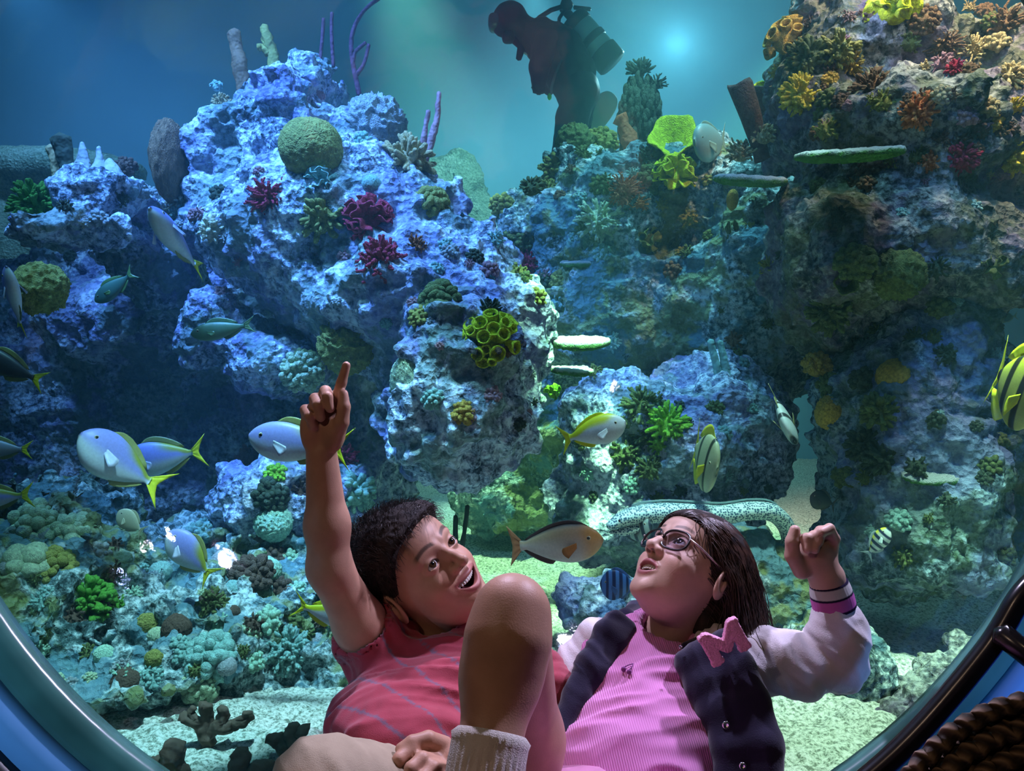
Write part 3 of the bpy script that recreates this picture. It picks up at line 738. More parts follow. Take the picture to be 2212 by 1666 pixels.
coral('ball', 'olive', 748, 748, 50, 'olive brain coral just above the raised fingertip', 'brain_coral', maze=0.20, freq=3.4, amp=.01, sink=-.1)
coral('blobs', 'pale', 648, 802, 47, 'fuzzy pale green ball coral left of the raised finger', n=110, br=.13, cap=.75, sink=-.2)
coral('ball', 'pale', 888, 815, 40, 'pale green cone coral with a net pattern on the bulging overhang', 'cone_coral', maze=0.07, freq=7, amp=.0, cone=.45, sink=-.1, up=.5)
coral('tubes', 'lemon', 1060, 730, 52, 'bright lemon yellow cluster of open tube sponges on the overhang', 'tube_sponge', n=20, rt=.25, h=.42, spread=.72, cam_w=1.6, sink=.1)
coral('finger', 'dark', 1058, 668, 28, 'dark grey-green coral tuft directly above the lemon tube sponges', n=40, L=.45, th=.09)
coral('blobs', 'moss', 945, 640, 44, 'dark olive lumpy coral in a hollow of the mound', n=60, worm=1)
coral('blobs', 'olive', 905, 682, 26, 'small mustard lumpy coral below the dark olive one', n=40)
coral('tent', 'crimson', 1140, 568, 34, 'crimson tufted coral at the crest of the slope', n=90, L=.7, th=.07)
coral('tent', 'mauve', 1175, 598, 26, 'dusty pink tufted coral leaning on the crimson one', n=60, L=.7, th=.08)
coral('blobs', 'olive', 1208, 605, 26, 'olive green lumps hanging beside the dusty pink coral', n=50)
coral('blobs', 'moss', 1120, 520, 40, 'brown-green mossy coral in the notch between mound and ridge', n=90, br=.12)
coral('plate', 'pale', 1252, 725, 56, 'crusty green shelf coral sticking out right over the dark gap', 'shelf_coral', d=3.15, dirv=UP, th=.2, sy=.7)
coral('plate', 'ochre', 1238, 787, 50, 'thin ochre shelf coral under the green crusty shelf', 'shelf_coral', d=3.3, dirv=(.1, -.2, 1), th=.14)
coral('folds', 'lime', 1196, 846, 20, 'small yellow-green leaf coral in the gap right of the overhang', d=3.4)
coral('blobs', 'ochre', 1000, 890, 26, 'mustard brown growth on the lower belly of the overhang', n=40, br=.2)
coral('blobs', 'teal', 935, 860, 24, 'mint crust patch at the foot of the net-patterned cone', n=40, br=.2)
# --- left side of the mound
coral('tent', 'cream', 398, 430, 40, 'cream feathery coral beside the brown slab', n=80, L=.75, th=.08)
coral('finger', 'tan', 372, 478, 30, 'dull tan knobbly coral below the cream feathery one', n=40)
coral('finger', 'cream', 455, 493, 31, 'cream knobbly coral low on the blue mound flank', n=40, th=.12)
coral('finger', 'green', 72, 436, 50, 'dark green bushy coral at the end of the flat ledge', n=60, L=.5, th=.09, fork=2, d=3.3, dirv=(0, -.6, .8))
coral('ball', 'olive', 85, 612, 48, 'olive ball coral with pale folds under the flat ledge', 'brain_coral', maze=.14, freq=2.6, d=3.0)
coral('ball', 'brown', 370, 350, 74, 'large upright brown sponge slab like a rounded gravestone', 'slab_sponge', d=3.55, dirv=(0, -.1, 1), sc=(.95, .4, 1.15), amp=.05, freq=3, sink=0)
branchy('column_sponge', 'tan', 'stubby orange tan tube sponge at the ledge end, open water behind', [[(130, 395, 14), (122, 350, 13), (110, 318, 12)]], 3.35, 'sponge', 'tube')
branchy('column_sponge', 'dark', 'dark grooved tube sponge leaning on the stubby tan one', [[(150, 385, 13), (140, 340, 17), (131, 299, 22)]], 3.3, 'sponge', 'tube')
branchy('spire_coral', 'grey', 'grey spiky coral with two pale spires on the ledge', [[(178, 380, 26), (180, 345, 14), (177, 308, 4)], [(215, 380, 24), (216, 350, 11), (214, 318, 4)], [(245, 385, 24), (240, 362, 16), (236, 345, 7)]], 3.4, 'coral', 'spire')
coral('blobs', 'umber', 272, 355, 24, 'small dark brown clump between the grey spires and brown slab', d=3.45, n=50)
branchy('column_sponge', 'brown', 'tall mottled grey-pink column sponge on the shoulder of the mound', [[(530, 250, 20), (524, 160, 17), (512, 110, 13), (507, 68, 13)]], 3.72, 'sponge', 'tube', rough=.35)
branchy('branching_sponge', 'olive', 'olive yellow knobby branching sponge beside the tall column', [[(596, 165, 13), (584, 98, 12), (570, 58, 10)], [(580, 118, 9), (568, 102, 7), (558, 104, 9)], [(585, 118, 8), (572, 90, 6), (572, 78, 6)]], 3.78, 'sponge', 'branch', rough=.4)
coral('finger', 'tan', 478, 216, 22, 'tiny tan frilly coral at the foot of the tall column', n=30, d=3.7)
branchy('sea_whip', 'wine', 'pair of short thin upright purple sea whips on the mound top', [[(690, 145, 4), (697, 72, 4), (699, 40, 4)], [(720, 145, 4), (716, 68, 4), (717, 28, 4)]], 3.75)
branchy('sea_whip', 'wine', 'long curling dark red sea whip reaching out of the frame top', [[(776, 205, 6), (760, 120, 5), (762, 70, 5), (785, 25, 4), (830, -12, 4)], [(762, 135, 5), (768, 112, 4), (790, 92, 4)], [(770, 162, 5), (786, 138, 4), (797, 96, 4)]], 3.8)
branchy('sea_whip', 'mauve', 'two-pronged greyish purple sea whip, tall against the teal water', [[(916, 350, 9), (932, 300, 9), (945, 250, 7), (948, 200, 5)], [(912, 352, 8), (915, 300, 7), (926, 240, 5)]], 3.45, rough=.3)
# --- lower left, near the arm
coral('finger', 'mauve', 542, 992, 44, 'mauve brown knobby coral below the swimming lavender fish', n=60, L=.3, th=.13)
coral('blobs', 'lime', 592, 1022, 26, 'fuzzy yellow-green coral beside the mauve knobby one', n=50)
coral('blobs', 'dark', 585, 1070, 38, 'dark teal mossy coral on the blue block', n=70)
coral('finger', 'umber', 652, 1062, 30, 'brown branching coral half hidden by the raised forearm', n=40, L=.5)
coral('tent', 'crimson', 742, 985, 32, 'crimson coral peeping from behind the wrist', n=50, L=.75, th=.1)
coral('finger', 'mint', 768, 1058, 46, 'pale mint knobby coral just right of the forearm', n=60, L=.4, th=.13)
coral('tent', 'umber', 772, 1160, 46, 'brown feathery coral between forearm and the boy\'s hair', n=110, L=.75, th=.05)
branchy('leather_coral', 'pale', 'pale green curled leather coral ribbon above the boy\'s hair', [[(812, 1120, 10), (822, 1138, 11), (842, 1142, 11), (856, 1128, 10), (868, 1110, 10)], [(842, 1138, 10), (840, 1115, 9), (846, 1100, 8)]], 3.3, rough=.3)
coral('blobs', 'lime', 800, 1205, 32, 'yellow-green mossy coral beside the boy\'s hair', n=60, br=.13)
coral('ball', 'mint', 590, 1130, 36, 'turquoise rounded coral head low on the blue block', amp=.08, sink=0)
coral('finger', 'green', 185, 1300, 56, 'bright moss green bushy coral on the rubble slope', n=70, L=.4, th=.12, fork=2)
coral('finger', 'green', 255, 1310, 26, 'small moss green tuft beside the big green bush', n=40)
coral('blobs', 'pale', 85, 1135, 52, 'pale olive lobed coral above the green bush', n=50, br=.24)
coral('blobs', 'pale', 150, 1155, 46, 'pale grey-green lobed coral touching the pale olive one', n=40, br=.26)
coral('blobs', 'olive', 112, 1220, 50, 'olive mustard lumpy coral between pale lobes and green bush', n=60, br=.2)
coral('blobs', 'pale', 55, 1215, 34, 'pale green smooth lobe coral at the frame edge', n=14, br=.5)
coral('ball', 'olive', 318, 1343, 20, 'small olive dome coral right of the green bush', maze=.08)
coral('finger', 'moss', 190, 1408, 20, 'tiny dark green coral head on the rubble near the rim', n=30)
coral('ball', 'olive', 332, 1420, 17, 'tiny olive ball coral low on the rubble', maze=.08)
coral('blobs', 'umber', 540, 1235, 50, 'brown-grey lobed coral on the slope beside the bright reflection', n=80, br=.15)
coral('finger', 'moss', 460, 1300, 34, 'dark olive coral tuft in the middle of the rubble slope', n=50)
coral('blobs', 'teal', 450, 1415, 52, 'teal clump of rounded lobes in the rubble', n=40, br=.24)
coral('finger', 'teal', 620, 1400, 56, 'blue-green thicket coral behind the boy\'s shoulder', n=80, L=.35, th=.08, fork=2)
coral('blobs', 'pale', 430, 1480, 40, 'pale green crust lobes where rubble meets white sand', n=40, br=.2)
# --- dark staghorn corals on the white sand by the rim
sg = [[(455, 1610, 17), (440, 1570, 16), (448, 1530, 13), (440, 1522, 12)], [(440, 1565, 15), (410, 1555, 13), (392, 1545, 10)], [(448, 1590, 15), (480, 1560, 14), (478, 1528, 12)],
      [(470, 1575, 15), (510, 1565, 14), (545, 1548, 12)], [(505, 1568, 12), (530, 1552, 11), (532, 1538, 9)], [(425, 1558, 11), (412, 1540, 9), (418, 1530, 8)]]
branchy('staghorn_coral', 'umber', 'dark brown staghorn coral spreading over white sand', sg, 2.15, rough=.5)
branchy('staghorn_coral', 'umber', 'dark brown knobbly coral just beside the khaki shorts', [[(640, 1620, 18), (632, 1590, 16), (628, 1566, 12)], [(636, 1600, 14), (655, 1580, 13), (664, 1570, 10)], [(625, 1625, 16), (595, 1600, 15), (578, 1592, 12)]], 2.1, rough=.5)
branchy('staghorn_coral', 'umber', 'low dark coral lumps near the frame bottom beside the green rim', [[(380, 1665, 26), (375, 1630, 26), (378, 1608, 22)], [(400, 1668, 20), (340, 1655, 18), (320, 1650, 14)]], 2.0, rough=.5)
branchy('staghorn_coral', 'umber', 'round dark coral lumps between the staghorn and the khaki shorts', [[(520, 1668, 24), (520, 1640, 24), (516, 1625, 18)], [(540, 1668, 18), (572, 1655, 16), (590, 1650, 12)]], 2.0, rough=.5)
# --- middle ridge
coral('blobs', 'dark', 1382, 262, 50, 'tall dark teal bush coral standing on the ridge behind the diver', 'bush_coral', d=4.55, dirv=(0, -.05, 1), n=300, br=.13, cap=1.0, core=.9, flat=1.0, sc=(.95, .8, 1.65), sink=0)
coral('finger', 'dark', 1384, 152, 26, 'dark spiky tuft crowning the tall teal bush coral', d=4.5, dirv=(0, -.3, 1), n=26, L=.8, th=.1, cap=.4, core=.3)
coral('finger', 'dark', 1420, 178, 16, 'small spiky tuft on the shoulder of the tall teal bush coral', d=4.5, dirv=(.4, -.3, 1), n=20, L=.7)
branchy('column_sponge', 'rust', 'rusty red tube sponge with a lighter flared lip on the ridge', [[(1372, 345, 22), (1360, 300, 17), (1345, 268, 14), (1336, 256, 17)]], 4.25, 'sponge', 'tube', rough=.3)
branchy('column_sponge', 'rust', 'short rusty branch leaning towards the yellow cup sponge', [[(1430, 400, 18), (1410, 370, 12), (1385, 345, 12)]], 4.1, 'sponge', 'tube', rough=.3)
coral('cup', 'lemon', 1458, 335, 50, 'big yellow-green ear-shaped cup sponge', 'cup_sponge', d=4.1, dirv=(-.25, -1.0, .75), rb=.25, rt=.95, h=1.1, th=.12, sink=.1, fold=.12, sc=(1, 1.25, 1))
coral('folds', 'lemon', 1458, 372, 46, 'bright yellow leafy coral beneath the big cup sponge', d=3.95, n=22)
coral('blobs', 'moss', 1412, 372, 36, 'dark olive lumpy coral left of the bright yellow leaves', d=4.0, n=60)
coral('blobs', 'olive', 1532, 378, 32, 'pale olive branching coral under the round grey fish', d=4.0, n=60, br=.14)
coral('ball', 'moss', 1242, 306, 34, 'olive maze coral at the diver\'s knee', 'maze_coral', maze=.14, freq=3, sink=0, d=4.35)
coral('blobs', 'olive', 1298, 300, 40, 'olive fuzzy coral between diver and rusty tube', d=4.4, n=90, br=.12)
coral('finger', 'olive', 1198, 362, 38, 'olive finger coral low on the ridge\'s left crest', n=50, L=.4)
coral('finger', 'moss', 1148, 400, 26, 'small dull green coral on the ridge\'s left slope', n=40)
coral('finger', 'olive', 1180, 404, 24, 'small mustard coral tuft under the olive finger coral', n=40)
coral('blobs', 'olive', 1085, 440, 28, 'yellow-brown crust coral at the ridge\'s left foot', n=50)
coral('tent', 'rust', 1345, 412, 44, 'rusty brown hairy coral in the middle of the ridge', n=110, L=.7, th=.05)
coral('tent', 'orange', 1385, 438, 24, 'orange-brown coral tuft right below the rusty hairy one', n=60, L=.7, th=.06)
coral('finger', 'pale', 1295, 474, 38, 'pale yellow-green pointed coral on the ridge face', n=44, L=.55, th=.09)
coral('folds', 'olive', 1400, 520, 28, 'olive leaf coral on the blue-green ridge face', n=9)
coral('plate', 'pale', 1247, 560, 34, 'small pale shelf coral below the pale pointed coral', 'shelf_coral', dirv=UP, th=.2)
coral('ball', 'ochre', 1582, 432, 14, 'small hanging ochre pear-shaped sponge under the near plate', 'pear_sponge', d=3.6, sc=(.8, .8, 1.6), sink=0)
coral('folds', 'moss', 1580, 510, 26, 'long dark green leaf hanging in the shade below the plate', d=3.7, sc=(.6, .6, 1.6), n=6)
branchy('column_sponge', 'teal', 'two pale upright sponge fingers in the dark hollow', [[(1556, 840, 12), (1548, 790, 9), (1534, 735, 7)], [(1572, 845, 12), (1566, 790, 9), (1555, 738, 7)]], 3.6, 'sponge', 'tube')
# --- boulder behind the eel
coral('finger', 'moss', 1385, 872, 38, 'dark green spiky coral on the boulder, left of the bright green one', n=44, L=.55, th=.1)
coral('finger', 'lime', 1446, 912, 40, 'bright green spiky coral on the blue boulder', n=44, L=.55, th=.1)
coral('finger', 'moss', 1398, 942, 32, 'dark green coral tuft beneath the bright green one', n=40, L=.5)
coral('finger', 'lime', 1424, 958, 22, 'small lime coral tuft between boulder crevices', n=30, L=.5)
coral('finger', 'moss', 1350, 985, 34, 'olive green tuft coral under the yellow-backed fish', n=40, L=.45)
coral('finger', 'moss', 1402, 1010, 28, 'lowest dark green tuft on the boulder above the eel', n=40, L=.5)
coral('ball', 'ochre', 1212, 1050, 34, 'ochre brown curved growth on the green boulder edge', d=3.9, amp=.1, sc=(.5, .5, 1.2), sink=0)
branchy('sea_whip', 'dark', 'dark forked twig coral rising behind the boy\'s hair', [[(990, 1215, 8), (984, 1170, 6), (984, 1115, 5)], [(994, 1205, 7), (1003, 1150, 5), (1010, 1093, 5)]], 3.2)
# --- tower
coral('tubes', 'ochre', 1697, 78, 46, 'brown-orange lumpy sponge with dark openings on the tower\'s shoulder', 'lump_sponge', d=3.3, dirv=(-.6, -.8, .3), n=11, rt=.30, h=.36, spread=.7)
coral('finger', 'moss', 1742, 118, 46, 'dark olive finger coral beneath the brown-orange lumpy sponge', n=60, L=.4, th=.09)
coral('finger', 'olive', 1812, 102, 40, 'olive finger coral with yellowish tips near the tower top', n=50, L=.42, th=.09)
coral('finger', 'yellow', 1728, 200, 42, 'golden yellow finger coral on the tower\'s edge', n=60, L=.4, th=.09, fork=2)
coral('blobs', 'ochre', 1792, 168, 19, 'small golden lump coral right of the golden finger coral', n=40)
coral('tent', 'ochre', 1838, 140, 36, 'orange-brown branching coral on the tower front', n=60, L=.75, th=.07)
coral('finger', 'brown', 1885, 190, 44, 'brown bushy coral in the middle of the tower', n=60, L=.45, th=.08, fork=2)
coral('finger', 'orange', 1978, 238, 40, 'vivid red-orange finger coral on the tower front', n=66, L=.38, th=.085, fork=1)
coral('finger', 'orange', 2008, 345, 30, 'orange-brown finger coral, lower left of the dark red one', n=60, L=.38, th=.085)
coral('finger', 'crimson', 2082, 338, 38, 'dark red finger coral with pale tips over the hollow', n=66, L=.38, th=.085)
coral('tent', 'tan', 2100, 112, 42, 'tan coral with long upright spiky fingers near the tower top', n=60, L=.85, th=.06)
coral('tent', 'brown', 2040, 92, 36, 'brown spiky coral left of the tan upright one', n=50, L=.85, th=.06)
coral('tent', 'crimson', 2062, 148, 24, 'small blood red tuft under the tan upright coral', n=60, L=.7, th=.1)
coral('finger', 'yellow', 2192, 332, 42, 'bright yellow finger coral at the frame edge over the hollow', n=60, L=.4, th=.09, fork=2)
coral('finger', 'yellow', 2190, 235, 28, 'slender yellow coral above the bright yellow finger coral', n=50, sc=(.6, .6, 1.5))
coral('finger', 'tan', 2182, 165, 32, 'tan stubby coral below the spiky top rim of the tower', n=50)
coral('tent', 'brown', 2170, 45, 44, 'brown upright spiky coral along the tower\'s top rim', n=60, L=.85, th=.07, dirv=(0, -.4, 1))
coral('blobs', 'ochre', 2145, 262, 22, 'mustard hanging lumps beside the slender yellow coral', n=40)
coral('folds', 'lemon', 1930, 12, 52, 'yellow leafy coral on the very top of the tower', n=22, dirv=(0, -.4, 1))
coral('blobs', 'brown', 1992, 40, 36, 'brown basket-like coral right of the yellow leaves on top', n=80, br=.12)
coral('cup', 'umber', 1648, 345, 74, 'brown trumpet sponge with a flared open mouth', 'trumpet_sponge', d=3.3, dirv=(-.42, -.30, 1), rb=.20, rt=.36, h=2.05, th=.08, fold=.04, sink=0)
coral('cup', 'umber', 1655, 262, 44, 'wide brown cup sponge behind the trumpet sponge', 'cup_sponge', d=3.5, dirv=(.1, -.3, 1), rb=.5, rt=.95, h=1.6, th=.1)
coral('folds', 'lemon', 1645, 195, 22, 'small yellow-green leaf coral above the brown cup sponge', d=3.5, n=12)
coral('tent', 'yellow', 1678, 152, 20, 'small yellow spiky coral on the tower edge above the golden one', d=3.35, n=40, L=.8, th=.07, dirv=(-.7, -.4, .4))
coral('tent', 'tan', 1600, 325, 34, 'tan stubby-fingered coral at the foot of the trumpet sponge', d=3.3, n=60, L=.75, th=.08)
coral('finger', 'tan', 1648, 288, 26, 'grey-tan scaly coral squeezed beside the trumpet sponge', d=3.25, n=50)
coral('plate', 'pale', 1622, 368, 76, 'round green-edged plate coral with white top, left of the tower', 'plate_coral', d=3.1, dirv=(.05, -.25, 1), th=.14, sy=.8, roll=.2)
coral('plate', 'pale', 1840, 306, 98, 'wide green-edged plate coral with white top on the tower front', 'plate_coral', d=2.62, dirv=(-.05, -.22, 1), th=.12, sy=.8)
coral('blobs', 'moss', 1850, 560, 44, 'dark green arched coral in the shade of the overhang', n=60)
coral('ball', 'moss', 1938, 592, 48, 'olive maze coral in the shade under the overhang', 'maze_coral', maze=.15, freq=3.4, sink=0)
coral('finger', 'moss', 1785, 672, 48, 'dark green bushy coral hanging beside the hollow', n=60, L=.45)
coral('cup', 'moss', 1828, 612, 26, 'dark open cup sponge between the arch and the bushy coral', 'cup_sponge', rb=.5, rt=.9, h=1, cam_w=.9)
coral('blobs', 'ochre', 1765, 782, 32, 'ochre lumpy coral on the left shoulder of the pillar', d=3.15, n=60)
coral('blobs', 'moss', 1800, 828, 34, 'dark olive lump coral just below the ochre lumpy one', d=3.1, n=60)
coral('ball', 'ochre', 1792, 892, 30, 'smooth mustard sponge lump on the pillar\'s edge', 'lump_sponge', d=3.05, amp=.08, sc=(.9, .9, 1.2), sink=0)
coral('finger', 'moss', 1900, 885, 38, 'dark green finger coral on the blue pillar face', n=50, L=.45, th=.11)
coral('finger', 'dark', 1868, 962, 42, 'blackish green coral below the dark green finger coral', n=60, L=.4)
coral('finger', 'dark', 1908, 992, 44, 'lowest dark green bushy coral on the pillar', n=60, L=.4)
coral('ball', 'ochre', 1925, 806, 34, 'dull mustard dome coral on the pillar top', amp=.04, flat=.7)
coral('plate', 'cream', 2012, 1010, 66, 'thin pale crescent plate coral on the pillar', 'plate_coral', dirv=(0, -.5, 1), th=.12, sy=.5)
coral('blobs', 'ochre', 2008, 1405, 34, 'orange-brown algae tuft on the leaning mossy slab', 'algae_tuft', cat='algae', n=80, br=.14)
coral('folds', 'moss', 2150, 575, 26, 'dim green leaf coral in the far shade at the frame edge', n=8)

# --- the many small corals and crusts covering the rocks
def scatter(n, boxes, kinds, cols, rr, label, group, seed):
    rg = np.random.RandomState(seed); k = 0
    for _ in range(n * 6):
        if k >= n: break
        x0, y0, x1, y1 = boxes[rg.randint(len(boxes))]; px, py = rg.uniform(x0, x1), rg.uniform(y0, y1)
        loc, nrm = cast(px, py)
        if loc.y > 5.2 or abs(nrm.y) > .999 or nrm.z < -.15: continue
        kd = kinds[rg.randint(len(kinds))]; kw = dict(n=26) if kd == 'finger' else dict(n=26, L=.7, th=.08) if kd == 'tent' else dict(n=30, br=.2) if kd == 'blobs' else {}
        coral(kd, cols[rg.randint(len(cols))], px, py, rg.uniform(*rr), label, group=group, **kw); k += 1
scatter(62, [(1720, 10, 2205, 330), (1760, 200, 2205, 400)], ('finger', 'tent', 'blobs'), ('brown', 'olive', 'tan', 'umber', 'moss', 'brown', 'mauve'), (12, 27), 'small dull brown or olive coral tuft, one of many crusting the tower', 'small corals crusting the tower', 71)
scatter(34, [(1740, 420, 2180, 1250)], ('finger', 'blobs'), ('moss', 'dark', 'teal'), (12, 28), 'small dark green coral tuft in the shade of tower and pillar', 'small dark corals on tower and pillar', 72)
scatter(46, [(1090, 370, 1690, 800), (1200, 320, 1560, 520)], ('finger', 'blobs', 'tent'), ('moss', 'olive', 'teal', 'dark', 'brown'), (11, 25), 'small dull green or brown coral crust on the middle ridge', 'small corals crusting the ridge', 73)
scatter(46, [(460, 150, 860, 700), (880, 500, 1180, 1000), (120, 400, 500, 560)], ('blobs', 'finger', 'blobs'), ('teal', 'grey', 'mauve', 'dark'), (9, 21), 'small grey, teal or mauve coral crust on the blue mound', 'small corals crusting the blue mound', 74)
scatter(70, [(10, 1130, 740, 1480)], ('blobs', 'finger', 'blobs', 'ball'), ('teal', 'pale', 'moss', 'umber', 'grey', 'mint'), (12, 30), 'small rounded coral or rubble lump on the teal slope', 'small corals on the rubble slope', 75)
scatter(22, [(1240, 870, 1660, 1080)], ('finger', 'blobs'), ('moss', 'teal', 'dark'), (10, 20), 'small dark coral tuft on the boulder above the eel', 'small corals on the boulder', 76)
# ------------------------------------------------------------------ fish
def sheet(A, B, nv=5, th=0.006, col=(0.5, 0.5, 0.5), edge=0.25):
    """solid thin fin between curve A (base) and curve B (tip); returns MB"""
    A = np.asarray(A, float); B = np.asarray(B, float); nu = len(A); m = MB()
    v = np.linspace(0, 1, nv)[None, :, None]
    G = A[:, None] * (1 - v) + B[:, None] * v
    nrm = np.cross(G[-1, 0] - G[0, 0], G[nu // 2, -1] - G[nu // 2, 0]); nrm /= np.linalg.norm(nrm) + 1e-9
    t = th * (1 - (1 - edge) * v) * np.ones((nu, 1, 1))
    rip = (0.4 * th * np.sin(np.arange(nu) * 2.1))[:, None, None]
    top = (G + nrm * (t / 2 + rip)).reshape(-1, 3); bot = (G - nrm * (t / 2 - rip)).reshape(-1, 3)
    q = grid_quads(nu, nv); n = nu * nv
    per = [i * nv for i in range(nu)] + [(nu - 1) * nv + j for j in range(1, nv)] + [i * nv + nv - 1 for i in range(nu - 2, -1, -1)] + [j for j in range(nv - 2, 0, -1)]
    per = np.array(per); nx = np.roll(per, -1)
    m.add(np.concatenate([top, bot]), np.concatenate([q, q[:, ::-1] + n, np.stack([per, per + n, nx + n, nx], 1)]), col=col)
    return m
def arc(p, q, bulge, n=9):
    p = np.array(p, float); q = np.array(q, float); t = np.linspace(0, 1, n)[:, None]
    return p * (1 - t) + q * t + np.array(bulge, float) * 4 * t * (1 - t)
FISH_SKIN = None
def fish(name, nose, tail, label, H=0.34, Wd=0.15, p=0.72, q=0.85, ped=0.035, colf=None, finc=(0.75, 0.75, 0.03), dorc=None, pecc=None,
         roll=0.0, fork=0.6, dorsal=0.06, anal=0.05, group=None, tl=0.17, tw=None, bend=0.0, dors=(0.3, 0.85), up=(0, 0, 1), trail=0.0, nu=40):
    a = P(*nose); b = P(*tail); L = (a - b).length; x = (a - b).normalized()
    u = Vector(up); z = (u - x * u.dot(x)).normalized(); y = z.cross(x)
    M = Matrix((x, y, z)).transposed().to_4x4(); M = Matrix.Translation((a + b) / 2) @ M @ Matrix.Rotation(roll, 4, 'X') @ Matrix.Diagonal((L, L, L, 1))
    root = empty(name, (0, 0, 0), label, 'fish', group)
    mat = vcol('fish_skin', 0.42, 0.5, 0.15, 60)
    xe = -0.5 + tl                                     # peduncle
    t = np.linspace(0.0, 1, nu); X = 0.5 - t * (0.5 - xe)
    s = np.sin(np.pi * np.clip(t, 0.004, 1) ** p); s = np.clip(s, 0, 1) ** q
    pd = ped * np.clip((t - 0.55) / 0.45, 0, 1) ** 1.0
    h = np.maximum(H / 2 * s, pd); w = np.maximum(Wd / 2 * s, pd * 0.5)
    h = np.where(t > 0.8, np.sqrt(h ** 2 + (pd * 0.5) ** 2), h)
    nv = 28; A = np.arange(nv) * 2 * np.pi / nv
    XX = X[:, None] + 0 * A; ZZ = h[:, None] * np.sin(A) * (1 - 0.06 * np.sign(np.sin(A))); YY = w[:, None] * np.sign(np.cos(A)) * np.abs(np.cos(A)) ** 0.9
    V = np.stack([XX, YY, ZZ], -1)
    def bendf(Vv):
        Vv = Vv.copy(); s_ = np.clip(0.15 - Vv[..., 0], 0, 1); Vv[..., 1] += bend * s_ ** 2; return Vv
    tt = np.repeat(t[:, None], nv, 1); zz = np.repeat(np.sin(A)[None], nu, 0)
    if colf is None: colf = col_yt
    C = colf(tt.ravel(), zz.ravel())
    m = MB(); m.add(bendf(V).reshape(-1, 3), grid_quads(nu, nv, wrap_v=True)); m.C = [C]
    # close the nose and the tail stump
    m.add([[0.503, 0, 0]], T=None, col=C[0]); m.add(bendf(np.array([[xe - 0.005, 0, 0]])), col=C[-1])
    i = np.arange(nv); j = (i + 1) % nv; m.T.append(np.stack([j, i, i * 0 + nu * nv], 1)); m.T.append(np.stack([(nu - 1) * nv + i, (nu - 1) * nv + j, i * 0 + nu * nv + 1], 1))
    m.build('body', mat, root, color=True)
    tw = tw or H * 0.55
    dorc = dorc or ((.34, .36, .12) if finc == (0.75, 0.75, 0.03) else finc); pecc = pecc or ((.62, .64, .80) if finc == (0.75, 0.75, 0.03) else finc)
    def fin(nm, A_, B_, c, th=0.007):
        k = sheet(bendf(np.array(A_)), bendf(np.array(B_)), th=th, col=c); k.build(nm, mat, root, color=True)
    # tail fin: two lobes
    base = np.stack([np.full(13, xe + 0.02), np.zeros(13), np.linspace(ped, -ped, 13) * 0.9], 1)
    zz_ = np.linspace(1, -1, 13); tip = np.stack([-0.5 + (tl * fork) * (1 - np.abs(zz_) ** 1.3) - trail * (zz_ == -1), 0 * zz_, zz_ * tw * 0.9], 1)
    fin('tail_fin', base, tip, finc, 0.010)
    d0, d1 = dors; td = np.linspace(d0, d1, 12); xd = 0.5 - td * (0.5 - xe); hd = np.interp(td, t, h)
    shape = np.sin(np.pi * np.clip((td - d0) / (d1 - d0), 0.02, 1) ** 0.6) ** 0.5
    fin('dorsal_fin', np.stack([xd, 0 * xd, hd * 0.93], 1), np.stack([xd - dorsal * 0.7, 0 * xd, hd * 0.94 + dorsal * shape], 1), dorc)
    ta = np.linspace(max(0.58, d0), max(0.9, d1), 8); xa = 0.5 - ta * (0.5 - xe); ha = np.interp(ta, t, h)
    sh = np.sin(np.pi * np.clip((ta - ta[0]) / (ta[-1] - ta[0]), 0.05, 1) ** 0.5) ** 0.5
    fin('anal_fin', np.stack([xa, 0 * xa, -ha * 1.02], 1), np.stack([xa - anal * 0.8, 0 * xa, -ha * 1.0 - anal * sh], 1), dorc)
    for sgn in (1, -1):
        wv = np.interp(0.33, t, w) * sgn
        A_ = arc((0.24, wv * 0.95, 0.0), (0.235, wv * 0.95, -H * 0.14), (0, 0, 0), 6)
        B_ = arc((0.10, wv + sgn * 0.05, -H * 0.10), (0.15, wv + sgn * 0.06, -H * 0.36), (-0.03, 0, 0), 6)
        fin('pectoral_fin', A_, B_, pecc, 0.005)
        we = np.interp(0.16, t, w) * sgn; he = np.interp(0.16, t, h)
        Vs, Qs = sphere_grid(14, 10); e = MB(); r = 0.020 + 0.01 * H
        cc = np.where((np.abs(Vs[:, 1:2]) > 0.75), np.array([[0.01, 0.01, 0.01]]), np.array([[0.75, 0.7, 0.45]]))
        e.add(Vs * np.array([r, r * 0.6, r]) + np.array([0.5 - 0.16 * (0.5 - xe), we * 0.86, he * 0.22]), Qs); e.C = [cc]
        e.build('eye', vcol('fish_eye', 0.15, 0.6), root, color=True)
    root.matrix_world = M
    return root
def col_yt(t, z, lav=(0.34, 0.36, 0.85), bel=(0.70, 0.78, 0.82), yel=(0.36, 0.40, 0.05)):
    c = mixc(bel, lav, sstep(-0.65, 0.1, z)); k = sstep(0.5, 0.8, t + 0.25 * z - 0.1) * sstep(0.1, 0.6, z + 0.5 * sstep(.8, .95, t))
    return c * (1 - k[:, None]) + np.array(yel) * k[:, None]
def col_silver(t, z):
    c = mixc((0.80, 0.84, 0.86), (0.62, 0.66, 0.70), sstep(-0.3, 0.8, z)); k = sstep(0.25, 0.42, t + 0.25 * z - 0.05) * sstep(0.2, 0.55, z + 0.7 * sstep(.6, 1, t))
    return c * (1 - k[:, None]) + np.array((0.68, 0.70, 0.02)) * k[:, None]
